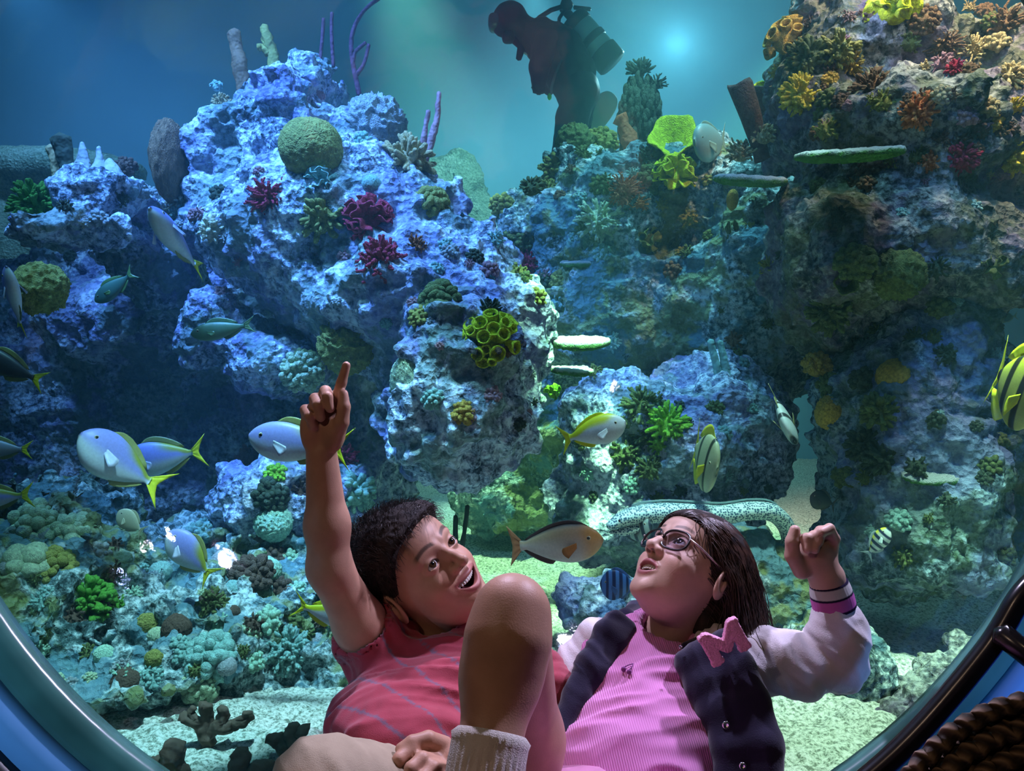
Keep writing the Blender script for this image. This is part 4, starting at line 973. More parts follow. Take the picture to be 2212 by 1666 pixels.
def col_orange(t, z):
    c = mixc((0.80, 0.74, 0.68), (0.62, 0.44, 0.26), sstep(-0.4, 0.6, z)); k = 1 - sstep(0.12, 0.32, t)
    c = c * (1 - 0.7 * k[:, None]) + np.array((0.90, 0.40, 0.06)) * 0.7 * k[:, None]
    d = sstep(0.82, 0.98, z) * sstep(0.15, 0.3, t); return c * (1 - d[:, None]) + np.array((0.05, 0.03, 0.03)) * d[:, None]
def col_bars(bg, bar, n=5, w=0.4, top=None, ph=0.0):
    def f(t, z):
        b = (np.cos((t * n + ph) * 2 * np.pi) > (1 - 2 * w)).astype(float); bgc = mixc(bg, top or bg, sstep(0.2, 0.8, z))
        return bgc * (1 - b[:, None]) + np.array(bar) * b[:, None]
    return f
def col_flat(c, b=None):
    return lambda t, z: mixc(b or c, c, sstep(-0.5, 0.3, z))
LAV = (0.72, 0.72, 0.03)
fish('fish', (172, 938, 2.55), (352, 1065, 2.72), 'largest lavender fish with yellow-green tail, swimming up and left', H=.46, Wd=.22, bend=.25, roll=.25, ped=.04, tl=.20)
fish('fish', (262, 1000, 2.95), (448, 972, 2.95), 'dim lavender fish with yellow tail just behind the largest one', H=.40, Wd=.18, ped=.03)
fish('fish', (537, 942, 2.3), (762, 972, 2.3), 'lavender blue fish with yellow tail passing behind the raised hand', H=.38, Wd=.17, ped=.03, fork=.7, tw=.24)
fish('fish', (322, 448, 2.7), (432, 592, 3.0), 'slim purple-white fish with olive tail diving before the left ledge', H=.27, Wd=.2, bend=.1, roll=.3)
fish('fish', (14, 575, 2.6), (48, 720, 2.75), 'purple fish seen end-on by the olive ball coral at the frame edge', H=.32, Wd=.16, roll=.6)
fish('fish', (-60, 755, 2.7), (100, 828, 2.7), 'blackish fish with yellow tail entering at the frame edge', H=.30, colf=col_flat((0.05, 0.06, 0.07)))
fish('fish', (-70, 965, 2.9), (72, 972, 2.9), 'grey fish with small yellow tail at the frame edge, above another', H=.3, colf=col_flat((0.30, 0.32, 0.34)))
fish('fish', (-90, 1080, 2.7), (76, 1068, 2.7), 'pale fish with bright yellow forked tail, lowest at the frame edge', H=.3, tw=.2)
fish('fish', (365, 1148, 2.6), (462, 1252, 2.6), 'dim lavender fish with yellow edge beside the bright white glare', H=.5, Wd=.2, up=(.5, 0, 1))
fish('fish', (800, 1350, 2.2), (628, 1303, 2.2), 'yellow-tailed pale fish half hidden behind the boy\'s upper arm', H=.30, colf=col_silver, finc=(0.7, 0.72, 0.02), fork=.8, tw=.20)
fish('fish', (1352, 912, 2.6), (1206, 952, 2.66), 'silver-white fish with vivid yellow back and forked tail', H=.42, Wd=.22, colf=col_silver, finc=(0.78, 0.76, 0.02), pecc=(.8, .82, .85), tw=.26, fork=.6, up=(-.25, 0, 1), dorsal=.04, ped=.045)
fish('fish', (1303, 1166, 2.35), (1098, 1180, 2.42), 'orange-headed cream fish with dark back and trailing tail', H=.40, Wd=.16, colf=col_orange, finc=(0.55, 0.22, 0.10), dorc=(0.10, 0.06, 0.06), pecc=(0.50, 0.20, 0.05), trail=.0, tw=.24, fork=.35, tl=.13, ped=.05, dors=(.15, .92), dorsal=.035)
fish('fish', (1408, 1135, 2.75), (1328, 1146, 2.85), 'small dark-barred grey fish in front of the eel\'s head', H=.62, Wd=.2, colf=col_bars((0.42, 0.55, 0.45), (0.04, 0.06, 0.08), 4), finc=(0.12, 0.16, 0.16))
fish('fish', (1296, 1262, 2.4), (1385, 1262, 2.4), 'bright blue dark-striped fish peeking out by the girl\'s chin', H=.75, Wd=.2, colf=col_bars((0.10, 0.30, 0.80), (0.02, 0.04, 0.14), 5), finc=(0.08, 0.2, 0.5))
fish('fish', (1920, 1142, 2.6), (1870, 1204, 2.66), 'small black, white and yellow barred fish before the dark pillar', H=.42, Wd=.18, colf=col_bars((0.75, 0.85, 0.80), (0.02, 0.04, 0.10), 5, .42, (0.80, 0.78, 0.05)), finc=(0.5, 0.62, 0.62))
BAR = col_bars((0.52, 0.58, 0.34), (0.03, 0.04, 0.03), 2.5, .14, (0.45, 0.50, 0.30), .3)
fish('batfish', (1548, 1020, 2.65), (1500, 960, 2.84), 'tall grey-green batfish with yellow fin edges above the eel', H=.98, Wd=.2, q=.6, colf=BAR, finc=(0.70, 0.68, 0.04), dorsal=.14, anal=.16, tl=.12, ped=.08, up=(.06, -.1, 1))
fish('batfish', (1716, 955, 2.8), (1672, 850, 2.95), 'slim silvery batfish seen edge-on, tilted head down', H=.62, Wd=.2, q=.6, colf=col_bars((0.58, 0.66, 0.62), (0.04, 0.05, 0.05), 2.5, .15), finc=(0.5, 0.5, 0.2), dorsal=.1, anal=.1, up=(.35, 1, .1))
fish('batfish', (2250, 870, 2.15), (2150, 800, 2.32), 'big yellow and black striped batfish cut by the frame edge', H=1.15, Wd=.24, q=.6, colf=col_bars((0.42, 0.40, 0.10), (0.03, 0.03, 0.02), 3, .3, (0.62, 0.58, 0.05)), finc=(0.70, 0.66, 0.03), dorsal=.16, anal=.18, tl=.12, ped=.08)
fish('fish', (1500, 308, 3.85), (1572, 304, 3.98), 'round grey fish hovering beside the yellow cup sponge', H=.78, Wd=.3, q=.6, colf=col_flat((0.28, 0.42, 0.38)), finc=(0.3, 0.4, 0.3))
fish('fish', (1750, 1072, 2.9), (1808, 1092, 2.9), 'small blackish triangular fish against bright sand by the pillar', H=.7, Wd=.2, colf=col_flat((0.02, 0.025, 0.03)), finc=(0.03, 0.03, 0.03))
fish('fish', (1050, 1050, 3.4), (955, 1054, 3.4), 'slender pale green fish under the overhang', H=.18, Wd=.12, colf=col_flat((0.35, 0.55, 0.45), (0.6, 0.8, 0.7)), finc=(0.4, 0.6, 0.5))
fish('fish', (255, 1105, 2.8), (312, 1152, 2.8), 'small cream oval fish left of the glare', H=.6, colf=col_flat((0.55, 0.56, 0.36)), finc=(0.5, 0.5, 0.3))
fish('fish', (412, 722, 2.9), (552, 700, 2.9), 'dim olive fish gliding above the little blue shelf', H=.28, colf=col_flat((0.10, 0.20, 0.12)), finc=(0.12, 0.22, 0.10))
fish('fish', (205, 652, 3.2), (292, 585, 3.2), 'dark green fish lost in the blue shade of the left wall', H=.34, colf=col_flat((0.05, 0.14, 0.10)), finc=(0.10, 0.2, 0.05))
fish('fish', (1215, 1190, 2.7), (1168, 1196, 2.7), 'tiny bright blue fish under the orange-headed fish', H=.5, colf=col_flat((0.02, 0.14, 0.9)), finc=(0.02, 0.1, 0.6))
fish('fish', (2148, 690, 3.2), (2200, 682, 3.2), 'pale green fish beyond the pillar at the frame edge', H=.4, colf=col_flat((0.25, 0.42, 0.36)), finc=(0.25, 0.42, 0.36))

# honeycomb eel
def make_eel():
    d = 2.8; root = empty('moray_eel', P(1500, 1110, d), 'long pale moray eel covered in dark honeycomb spots', 'eel'); b = np.array(root.location)
    ctr = [(1316, 1138, 12, d - .05), (1345, 1122, 22, d - .03), (1385, 1112, 28, d), (1440, 1108, 29, d), (1500, 1110, 28, d), (1560, 1112, 27, d), (1620, 1104, 27, d + .02), (1668, 1108, 26, d + .04), (1698, 1138, 22, d + .08), (1706, 1180, 18, d + .12), (1700, 1230, 12, d + .18), (1680, 1270, 5, d + .25)]
    pts = np.array([PA(x, y, e) for x, y, r, e in ctr]) - b; rad = np.array([r * e / F for x, y, r, e in ctr])
    t = np.linspace(0, len(pts) - 1, 130); i = np.minimum(t.astype(int), len(pts) - 2); f = (t - i)[:, None]
    pm = np.concatenate([2 * pts[:1] - pts[1:2], pts, 2 * pts[-1:] - pts[-2:-1]]); i1 = i + 1
    a, b_, c, e = pm[i1 - 1], pm[i1], pm[i1 + 1], pm[i1 + 2]
    q = 0.5 * ((2 * b_) + (c - a) * f + (2 * a - 5 * b_ + 4 * c - e) * f ** 2 + (3 * b_ - a - 3 * c + e) * f ** 3)
    V, Q, T = tube(q, np.interp(t, np.arange(len(rad)), rad), 32, flat=0.75)
    m, nt, bs = mat_base('honeycomb_skin')
    tc = N_(nt, 'ShaderNodeTexCoord'); vo = N_(nt, 'ShaderNodeTexVoronoi', feature='F1'); vo.inputs['Scale'].default_value = 125; vo.inputs['Randomness'].default_value = .7
    nt.links.new(tc.outputs['Object'], vo.inputs['Vector']); r = ramp(nt, [(0.40, (0.05, 0.14, 0.20)), (0.52, (0.72, 0.90, 0.80))])
    nt.links.new(vo.outputs['Distance'], r.inputs[0]); nt.links.new(r.outputs[0], bs.inputs['Base Color']); bs.inputs['Roughness'].default_value = .45
    mb = MB(); mb.add(V, Q, T); mb.build('body', m, root)
    # dorsal fin ridge
    up = np.array([0, 0, 1.0]); k = slice(18, 112, 3); A_ = q[k] + up * np.interp(t[k], np.arange(len(rad)), rad)[:, None] * .85
    s = sheet(A_, A_ + up * 0.007, th=.004, col=(.25, .40, .38)); s.build('dorsal_fin', vcol('fish_skin'), root, color=True)
    Vs, Qs = sphere_grid(12, 8)
    e_ = MB(); e_.add(Vs * .006 + PA(1338, 1126, d - .06) - b, Qs, col=(.02, .02, .02)); e_.build('eye', vcol('fish_eye'), root, color=True)
    jaw = np.array([PA(1318, 1150, d - .05), PA(1345, 1150, d - .04), PA(1375, 1140, d - .02)]) - b
    V, Q, T = tube(jaw, [.006, .014, .02], 14); j = MB(); j.add(V, Q, T); j.build('lower_jaw', m, root)
make_eel()
# ------------------------------------------------------------------ people
def solid(name, f, pts, pad, h, mat, parent=None, colf=None, disp=None, floor=None, slack=1.7):
    pts = np.asarray(pts); lo = pts.min(0) - pad; hi = pts.max(0) + pad
    V, Q = polygonize(f, lo, hi, h, slack)
    C = colf(V) if colf is not None else None
    if disp is not None: V = V + vert_normals(V, Q) * disp(V)[:, None]
    return V, Q, C
def mk(name, parts_, mat, parent):
    """one mesh object from several (V, Q, C); parent is an Empty without rotation"""
    Vs, Qs, Cs, n = [], [], [], 0
    for V, Q, C in parts_:
        Vs.append(V); Qs.append(Q + n); n += len(V); Cs.append(C if C is not None else np.full((len(V), 3), 0.5))
    off = np.array(parent.location) if parent is not None else 0
    return new_mesh(name, np.concatenate(Vs) - off, np.concatenate(Qs), mat, parent, True, np.concatenate(Cs))
def headframe(fwd, up, c):
    f = Vector(fwd).normalized(); u = Vector(up); u = (u - f * u.dot(f)).normalized(); r = f.cross(u)
    R = np.array(Matrix((r, f, u)).transposed()); return R, np.array(c)
skin_m = vcol('skin', 0.48, 0.4, 0.12, 500, sss=0.0)
cloth_kw = dict(rough=0.85, spec=0.15, sheen=0.3)

def head_sdf(q, k, mouth, s=1.0):
    """k: dict of tweaks; q in head space: x right, y forward, z up (metres)"""
    ax = np.abs(q[:, 0]); m = np.stack([ax, q[:, 1], q[:, 2]], 1)
    d = sd_ell(m, (0, -.016, .032), (.073, .090, .080))
    d = smin(d, sd_ell(m, (0, .020, -.026), (.058, .059, .080)), .035)
    d = smin(d, sd_ell(m, (0, .034, -.062), (.043, .041, .034)), .03)
    d = smin(d, sd_cone(m, (.006, .068, -.089), (.0, .068, -.089), .014, .014), .022)
    d = smin(d, sd_ell(m, (0, .044, .048), (.052, .036, .036)), .03)
    d = smin(d, sd_ell(m, (.034, .050, -.026), (.022, .024, .022)), .022)
    d = smin(d, sd_cone(m, (.010, .078, .027), (.042, .066, .027), .006, .005), .012)
    d = smax(d, -sd_ell(m, (.031, .091, .009), (.019, .015, .013)), .012)
    # nose
    n = sd_chain(m, [(0, .077, .018), (0, .090, -.003), (0, .0985, -.018)], [.0065, .0075, .0098], .006)
    n = smin(n, sd_ell(m, (.0115, .0875, -.0215), (.0075, .010, .0075)), .006)
    d = smin(d, n, .009)
    d = smax(d, -sd_ell(m, (.0065, .0945, -.0295), (.0036, .006, .0042)), .002)
    # lids
    e = np.array([.031, .0655, .009]); lid = np.linalg.norm(m - e, axis=1) - .0150
    d = smin(d, lid, .004)
    qq = m - e; yz = qq[:, 2] * 1.0
    ap = sd_ell(np.stack([qq[:, 0], qq[:, 1] - .014, yz + 8 * qq[:, 0] ** 2 - k.get('lift', .0)], 1), (0, 0, 0), (.0128, .016, k.get('eye', .0062)))
    d = smax(d, -ap, .0015)
    # mouth
    cv, zc, hh, hw = k['curve'], k['mz'], k['mh'], k['mw']
    z1 = q[:, 2] - zc - cv * ax ** 2
    yy = .0805 - 9.0 * ax ** 2
    t = np.clip(1 - (ax / hw) ** 2, 0, 1)
    lipu = np.sqrt((z1 - (hh * t + .0035)) ** 2 + ((q[:, 1] - yy - .002) * .8) ** 2 + np.maximum(ax - hw, 0) ** 2) - .0056 * (0.45 + 0.55 * t)
    lipl = np.sqrt((z1 + (hh * t + .0045)) ** 2 + ((q[:, 1] - yy) * .8) ** 2 + np.maximum(ax - hw, 0) ** 2) - .0062 * (0.35 + 0.65 * t)
    d = smin(d, lipu, .005); d = smin(d, lipl, .005)
    cav = sd_ell(np.stack([ax, q[:, 1] - yy + .004, z1], 1), (0, 0, 0), (hw * .93, .019, max(hh, .003)))
    d = smax(d, -cav, .002)
    # ears
    ec = np.array([.074, -.010, -.006])
    a = math.radians(18); R = np.array([[math.cos(a), math.sin(a), 0], [-math.sin(a), math.cos(a), 0], [0, 0, 1]])
    ear = sd_ell(m, ec + (.004, 0, .0), (.007, .020, .031), R)
    ear = smax(ear, -sd_ell(m, ec + (.012, .004, .004), (.007, .0115, .020), R), .003)
    ear = smin(ear, sd_ell(m, ec + (.007, -.001, -.002), (.005, .005, .010), R), .003)
    d = smin(d, ear, .006)
    return d
def head_color(q, k, skin, lip, brow, scalp=None):
    ax = np.abs(q[:, 0]); C = np.tile(np.array(skin, dtype=np.float64), (len(q), 1))
    def mixin(mask, c):
        nonlocal C; C = C * (1 - mask[:, None]) + np.array(c) * mask[:, None]
    bl = np.exp(-(((ax - .036) / .018) ** 2 + ((q[:, 2] + .028) / .016) ** 2)) * (q[:, 1] > .03); mixin(.35 * bl, np.array(skin) * np.array([1.15, .80, .75]))
    z1 = q[:, 2] - k['mz'] - k['curve'] * ax ** 2; t = np.clip(1 - (ax / k['mw']) ** 2, 0, 1)
    yy = .0805 - 9 * ax ** 2
    near = (q[:, 1] > yy - .006) & (ax < k['mw'] + .002)
    lipm = near * (1 - sstep(.0050, .0072, np.abs(np.abs(z1) - (k['mh'] * t + .003))) * 1.0) * (np.abs(z1) < k['mh'] * t + .0115 * (0.3 + 0.7 * t))
    mixin(np.clip(lipm, 0, 1), lip)
    inside = (q[:, 1] < yy - .004) & (q[:, 1] > .045) & (ax < k['mw'] * .95) & (np.abs(z1) < k['mh'] + .002); mixin(inside * 1.0, (.10, .02, .02))
    zb = .0335 + .004 * np.sin((ax - .012) / .036 * np.pi) + k.get('browz', 0)
    b = (1 - sstep(.0022, .0046, np.abs(q[:, 2] - zb))) * sstep(.009, .015, ax) * (1 - sstep(.044, .052, ax)) * (q[:, 1] > .03); mixin(.85 * b, brow)
    e = np.array([.031, .0655, .009]); m = np.stack([ax, q[:, 1], q[:, 2]], 1) - e
    rim = sd_ell(np.stack([m[:, 0], m[:, 1] - .014, m[:, 2] + 8 * m[:, 0] ** 2 - k.get('lift', 0)], 1), (0, 0, 0), (.0128, .016, k.get('eye', .0062)))
    r_ = (1 - sstep(.0006, .0022, np.abs(rim))) * (q[:, 1] > .06) * (m[:, 2] > -.003); mixin(.9 * r_, (.03, .015, .01))
    nos = np.linalg.norm((np.stack([ax, q[:, 1], q[:, 2]], 1) - (.0065, .0935, -.0285)) / (.0045, .006, .005), axis=1); mixin(.8 * (nos < 1), (.06, .02, .015))
    return C
def eyes_and_teeth(parent, R, c, k, gaze, iris, S):
    off = np.array(parent.location)
    for sg in (1, -1):
        V, Q = sphere_grid(48, 40); g = np.array(gaze, float); g /= np.linalg.norm(g)
        ang = np.degrees(np.arccos(np.clip(V @ g, -1, 1)))
        C = np.full((len(V), 3), .80); C[ang < 35] = (.03, .02, .015); C[ang < 32] = iris; C[ang < 15] = (.005, .005, .005)
        Vw = ((V * .0128 + (.031 * sg, .0655, .009)) * S) @ R.T + c - off
        o = new_mesh('eye', Vw, Q, vcol('eyeball', .08, .6), parent, True, C)
    m = MB(); hw, zc, cv, hh = k['mw'], k['mz'], k['curve'], k['mh']
    V, Q = sphere_grid(10, 8)
    for i in range(-4, 5):
        x = i * .0052; w = .0029 if abs(i) > 1 else .0032; 
        if abs(x) > hw * .85: continue
        z = zc + cv * x * x + hh * max(0, 1 - (x / hw) ** 2) * .55; y = .0775 - 12 * x * x
        U = np.sign(V) * np.abs(V) ** .6
        m.add(((U * (w * .92, .0022, .0046) + (x, y, z)) * S) @ R.T + c - off, Q)
    o = m.build('teeth', plain('tooth', (.85, .82, .74), .25, .04, 80), parent)
def strands(name, mat, parent, paths, rad, n=3):
    """many thin hairs as one mesh"""
    P_ = np.asarray(paths); N, K, _ = P_.shape
    T = np.gradient(P_, axis=1); T /= np.linalg.norm(T, axis=2, keepdims=True) + 1e-12
    ref = np.array([.31, .87, .38]); U = np.cross(T, ref); U /= np.linalg.norm(U, axis=2, keepdims=True) + 1e-12; Wv = np.cross(T, U)
    a = np.arange(n) * 2 * np.pi / n; r = rad * np.interp(np.linspace(0, 1, K), [0, .6, 1], [1, .9, .25])
    V = P_[:, :, None] + r[None, :, None, None] * (np.cos(a)[None, None, :, None] * U[:, :, None] + np.sin(a)[None, None, :, None] * Wv[:, :, None])
    idx = np.arange(N)[:, None, None] * K * n + np.arange(K - 1)[None, :, None] * n + np.arange(n)[None, None, :]
    nx = np.arange(N)[:, None, None] * K * n + np.arange(K - 1)[None, :, None] * n + ((np.arange(n) + 1) % n)[None, None, :]
    Q = np.stack([idx, nx, nx + n, idx + n], -1).reshape(-1, 4)
    return new_mesh(name, V.reshape(-1, 3) - np.array(parent.location), Q, mat, parent, True)
def seat(q, k):
    for _ in range(3):
        n = q - (0, -.016, .034); n /= np.linalg.norm(n, axis=1)[:, None]; q = q - n * (head_sdf(q, k, 0) - .003)[:, None] * .8
    return q
def hair_mat(name, c1, c2, rough=.38):
    m, nt, b = mat_base(name); n = noise_tex(nt, 60, 3); r = ramp(nt, [(.35, c1), (.7, c2)])
    nt.links.new(n.outputs['Fac'], r.inputs[0]); nt.links.new(r.outputs[0], b.inputs['Base Color'])
    b.inputs['Roughness'].default_value = rough; b.inputs['Specular IOR Level'].default_value = .5
    return m
def fold(V, ax, sc, amp, seed=0.0):
    """soft cloth creases running across direction ax"""
    a = np.asarray(ax, float); a /= np.linalg.norm(a); t = V @ a
    W_ = V + 0.35 / sc * np.stack([vnoise(V * sc * .6 + seed), vnoise(V * sc * .6 + 9 + seed), vnoise(V * sc * .6 + 5 + seed)], 1)
    q = W_ * sc * .45 + np.outer(W_ @ a, a) * sc * 1.3
    return amp * (np.clip(ridged(q + seed, 2), -1.5, 1.5) * .6 + .5 * vnoise(q * .5 + 3))

# ================================================================== the boy
def make_boy():
    root = empty('person', P(930, 1560, 1.25), 'child in a maroon striped T-shirt, arm raised and pointing up at the fish', 'person')
    S = 1.05
    R, c = headframe((.62, -.60, .50), (-.55, -.05, .62), PA(909, 1240, 1.42))
    k = dict(curve=12.0, mz=-.0530, mh=.0088, mw=.0300, eye=.0056, lift=.0005)
    skin = (.54, .30, .20); to = lambda V: (V - c) @ R / S
    neck_w = PA(965, 1400, 1.44); neck = (neck_w - c) @ R / S
    def fh(p):
        q = to(p); d = head_sdf(q, k, 0)
        return smin(d, sd_cone(q, (0, -.022, -.035), neck, .043, .046), .022) * S
    def ch(p): return head_color(to(p), k, skin, (.42, .15, .12), (.05, .03, .02))
    hp = [c - .13, c + .13, neck_w]
    head = solid('h', fh, hp, .03, .0018, None, colf=ch)
    # arms and legs as one skeleton of capsules, in scene coordinates
    sk = lambda V: np.tile(np.array(skin), (len(V), 1)) * (1 - .10 * np.clip(fbm(V * 18, 2), -1, 1))[:, None]
    sh, el, wr = PA(838, 1460, 1.38), PA(712, 1228, 1.29), PA(695, 985, 1.28)
    pal = PA(697, 915, 1.275)
    fing = [([(722, 900, 1.275), (726, 865, 1.270), (738, 826, 1.265), (748, 790, 1.262)], [.0095, .0090, .0080, .0066]),
            ([(706, 895, 1.285), (703, 846, 1.275), (707, 858, 1.247), (713, 882, 1.246)], [.0095, .0094, .0084, .0074]),
            ([(686, 900, 1.285), (681, 862, 1.275), (687, 876, 1.247), (693, 902, 1.250)], [.0095, .0092, .0082, .0072]),
            ([(668, 915, 1.283), (660, 886, 1.275), (668, 900, 1.250), (676, 920, 1.255)], [.0088, .0085, .0076, .0066]),
            ([(720, 955, 1.270), (738, 912, 1.256), (743, 880, 1.255), (741, 852, 1.258)], [.0140, .0115, .0100, .0080])]
    fing = [([PA(*a) for a in q], r) for q, r in fing]
    def farm(p):
        d = sd_chain(p, [sh, (sh + el) / 2 + (.0, 0, 0), el, el * .62 + wr * .38 + np.array([.001, 0, 0]), wr], [.046, .041, .033, .033, .0245], .02)
        d = smin(d, sd_ell(p, pal, (.033, .016, .036)), .018)
        d = smin(d, sd_ell(p, PA(722, 940, 1.265), (.016, .014, .024)), .012)
        d = smin(d, sd_ell(p, PA(668, 935, 1.268), (.013, .013, .026)), .012)
        for q, r in fing: d = smin(d, sd_chain(p, q, r, .003), .0045)
        return d
    def carm(V):
        C = sk(V)
        for q, r in fing:
            t = np.linalg.norm(V - q[-1], axis=1); C = C * (1 - .35 * np.exp(-(t / .010) ** 2)[:, None]) + .35 * np.exp(-(t / .010) ** 2)[:, None] * np.array([.75, .42, .34])
        return C
    arm = solid('a', farm, [sh, el, wr, pal, PA(748, 780, 1.262)], .06, .0022, None, colf=carm)
    # other arm, hidden behind the leg, hand resting on the shirt hem
    sh2, el2, wr2 = PA(1120, 1440, 1.40), PA(1190, 1600, 1.30), PA(985, 1645, 1.18)
    f2 = [([(930, 1625, 1.14), (890, 1620, 1.115), (862, 1640, 1.10), (850, 1668, 1.10)], [.0105, .0100, .0088, .0075]),
          ([(945, 1645, 1.13), (912, 1640, 1.10), (888, 1660, 1.085), (880, 1688, 1.085)], [.0105, .0102, .0090, .0076]),
          ([(960, 1660, 1.13), (935, 1658, 1.095), (915, 1680, 1.08), (908, 1702, 1.08)], [.0102, .0098, .0086, .0074]),
          ([(972, 1680, 1.13), (955, 1680, 1.10), (940, 1700, 1.085), (935, 1718, 1.085)], [.0092, .0090, .0078, .0068]),
          ([(960, 1610, 1.15), (925, 1596, 1.13), (890, 1604, 1.12), (866, 1618, 1.115)], [.0125, .0110, .0096, .0082])]
    f2 = [([PA(*a) for a in q], r) for q, r in f2]
    def farm2(p):
        d = sd_chain(p, [sh2, el2, el2 * .5 + wr2 * .5, wr2, PA(955, 1645, 1.15)], [.044, .034, .032, .025, .026], .02)
        d = smin(d, sd_ell(p, PA(950, 1650, 1.145), (.030, .018, .028)), .015)
        for q, r in f2: d = smin(d, sd_chain(p, q, r, .003), .0045)
        return d
    arm2 = solid('a2', farm2, [sh2, el2, wr2, PA(860, 1700, 1.08)], .06, .0028, None, colf=sk)
    hipL, kn, an = PA(1085, 1900, 1.22), PA(1108, 1318, .965), PA(1026, 1800, .86)
    hipR, knR, anR = PA(890, 1800, 1.22), PA(640, 1790, .98), PA(700, 2150, .86)
    toe = PA(1000, 1960, .70)
    def fleg(p):
        ca = kn * .66 + an * .34
        d = sd_chain(p, [hipL, hipL * .45 + kn * .55 + np.array([.010, .02, 0]), kn + np.array([0, .028, -.02])], [.082, .062, .044], .03)
        d = smin(d, sd_chain(p, [kn + np.array([0, .0, -.004]), kn * .86 + an * .14, ca + np.array([.0, .012, 0]), kn * .3 + an * .7, an], [.0430, .0472, .0450, .0325, .026], .02), .012)
        d = smin(d, sd_ell(p, kn + np.array([-.002, -.010, .003]), (.037, .033, .038)), .02)
        d = smin(d, sd_chain(p, [an, toe], [.032, .026], .02), .02)
        return d
    leg = solid('l', fleg, [hipL, kn, an, toe], .10, .0040, None, colf=sk)
    fleg2 = lambda p: sd_chain(p, [hipR, knR, knR * .6 + anR * .4, anR, anR + np.array([-.06, -.10, -.02])], [.08, .056, .048, .030, .026], .02)
    leg2 = solid('l2', fleg2, [hipR, knR, anR, anR + np.array([-.06, -.1, -.02])], .1, .006, None, colf=sk)
    mk('body', [head, arm, arm2, leg, leg2], skin_m, root)
    eyes_and_teeth(root, R, c, k, (.10, .95, .22), (.07, .035, .015), S)
    # hair: dark cap plus many short strands swept forward
    hm = hair_mat('black_brown_hair', (.006, .004, .004), (.035, .020, .014))
    zl = lambda y: np.interp(y, [-.11, -.07, -.035, -.012, .012, .035, .060, .090], [-.058, -.055, -.035, .004, .008, .040, .064, .078])
    def fcap(p):
        q = to(p); th = .003 + .010 * sstep(.0, .08, q[:, 2]) + .006 * sstep(.03, .07, q[:, 1]) * sstep(.05, .07, q[:, 2])
        d = smin(sd_ell(q, (0, -.016, .034), (.0735, .0905, .081)), sd_ell(q, (0, .044, .048), (.052, .036, .036)), .03) - th
        st = .0022 * ridged(np.stack([q[:, 0] * 90, q[:, 1] * 40, q[:, 2] * 90], 1), 1)
        return smax(d - st, (zl(q[:, 1]) - q[:, 2]) * .9, .005)
    cap = solid('c', fcap, [c - .12, c + .12], .02, .0026, None)
    mk('hair', [cap], hair_mat('hair_root_black', (.006, .004, .004), (.018, .011, .008), .9), root)
    rg = np.random.RandomState(5); D = fib(5200, 1.0, .2, rg); q = D * (.0745, .0915, .082) + (0, -.016, .034)
    q = q[(q[:, 2] > zl(q[:, 1]) + .001)]
    q = seat(q, k)
    comb = np.stack([q[:, 0] * 4 + .35, .9 * sstep(.02, .09, q[:, 2]) + q[:, 1] * 0, -.9 * (1 - sstep(.03, .10, q[:, 2]))], 1); comb /= np.linalg.norm(comb, axis=1)[:, None]
    nn = (q - (0, -.016, .034)) / np.array([.0745, .0915, .082]) ** 2; nn /= np.linalg.norm(nn, axis=1)[:, None]
    top = sstep(.03, .09, q[:, 2]); Ln = (.011 + .012 * top)[:, None]
    tg = comb - nn * (comb * nn).sum(1)[:, None]; tg /= np.linalg.norm(tg, axis=1)[:, None] + 1e-9
    jit = rg.randn(len(q), 3) * .25
    pth = []
    for s in (0, .33, .66, 1):
        pp = q + nn * (.003 + (.004 + .016 * top[:, None]) * math.sin(s * 2.2) * 1.0) + (tg + jit * s) * Ln * s
        pth.append((pp * S) @ R.T + c)
    strands('hair_strands', hm, root, np.stack(pth, 1), .00055)
    # T-shirt
    ch_c, be_c = PA(985, 1490, 1.36), PA(858, 1605, 1.25)
    ax = (be_c - ch_c); ax /= np.linalg.norm(ax); sx = np.array([1.0, .05, -.02]); sx -= ax * (sx @ ax); sx /= np.linalg.norm(sx); nz = np.cross(ax, sx)
    TR = np.stack([sx, ax, nz], 1); nb = PA(958, 1392, 1.42)
    def ft(p):
        d = sd_ell(p, ch_c, (.150, .120, .082), TR)
        d = smin(d, sd_ell(p, be_c, (.120, .120, .088), TR), .06)
        d = smin(d, sd_cone(p, PA(852, 1468, 1.385), PA(776, 1345, 1.335), .060, .0505), .035)
        d = smin(d, sd_cone(p, PA(1110, 1425, 1.41), PA(1178, 1490, 1.37), .055, .046), .035)
        d = smin(d, sd_cone(p, PA(960, 1425, 1.41), nb, .07, .054), .03)
        d = smax(d, -(sd_cone(p, nb + (neck_w - nb) * -.2 , c, .047, .045)), .004)            # neck hole
        d = smax(d, -sd_cone(p, PA(806, 1400, 1.358), PA(745, 1290, 1.31), .0455, .050), .004)     # sleeve opening
        n2 = (PA(770, 1350, 1.335) - PA(852, 1450, 1.385)); n2 /= np.linalg.norm(n2)
        cut = (p - PA(770, 1362, 1.34)) @ n2; near = np.linalg.norm(p - PA(765, 1350, 1.335), axis=1) < .10
        d = np.where(near, smax(d, cut, .004), d)
        hem = (p - PA(765, 1640, 1.20)) @ (ax * .93 + np.array([-.1, 0, -.1])); d = smax(d, hem, .006)
        return d
    def ct(V):
        a = (V - ch_c) @ ax + .012 * vnoise(V * 9); C = np.tile(np.array([.40, .055, .085]), (len(V), 1))
        s = ((a + .02) % .052); m_ = ((s < .0045) & (a > -.06)) * .8
        return C * (1 - m_[:, None]) + np.array([.16, .13, .20]) * m_[:, None]
    dt = lambda V: fold(V, ax * .6 + sx * .6, 15, .013, 1.0) + fold(V, sx, 34, .0018, 4)
    sm = vcol('maroon_jersey', bmp=.25, bscale=700, **cloth_kw)
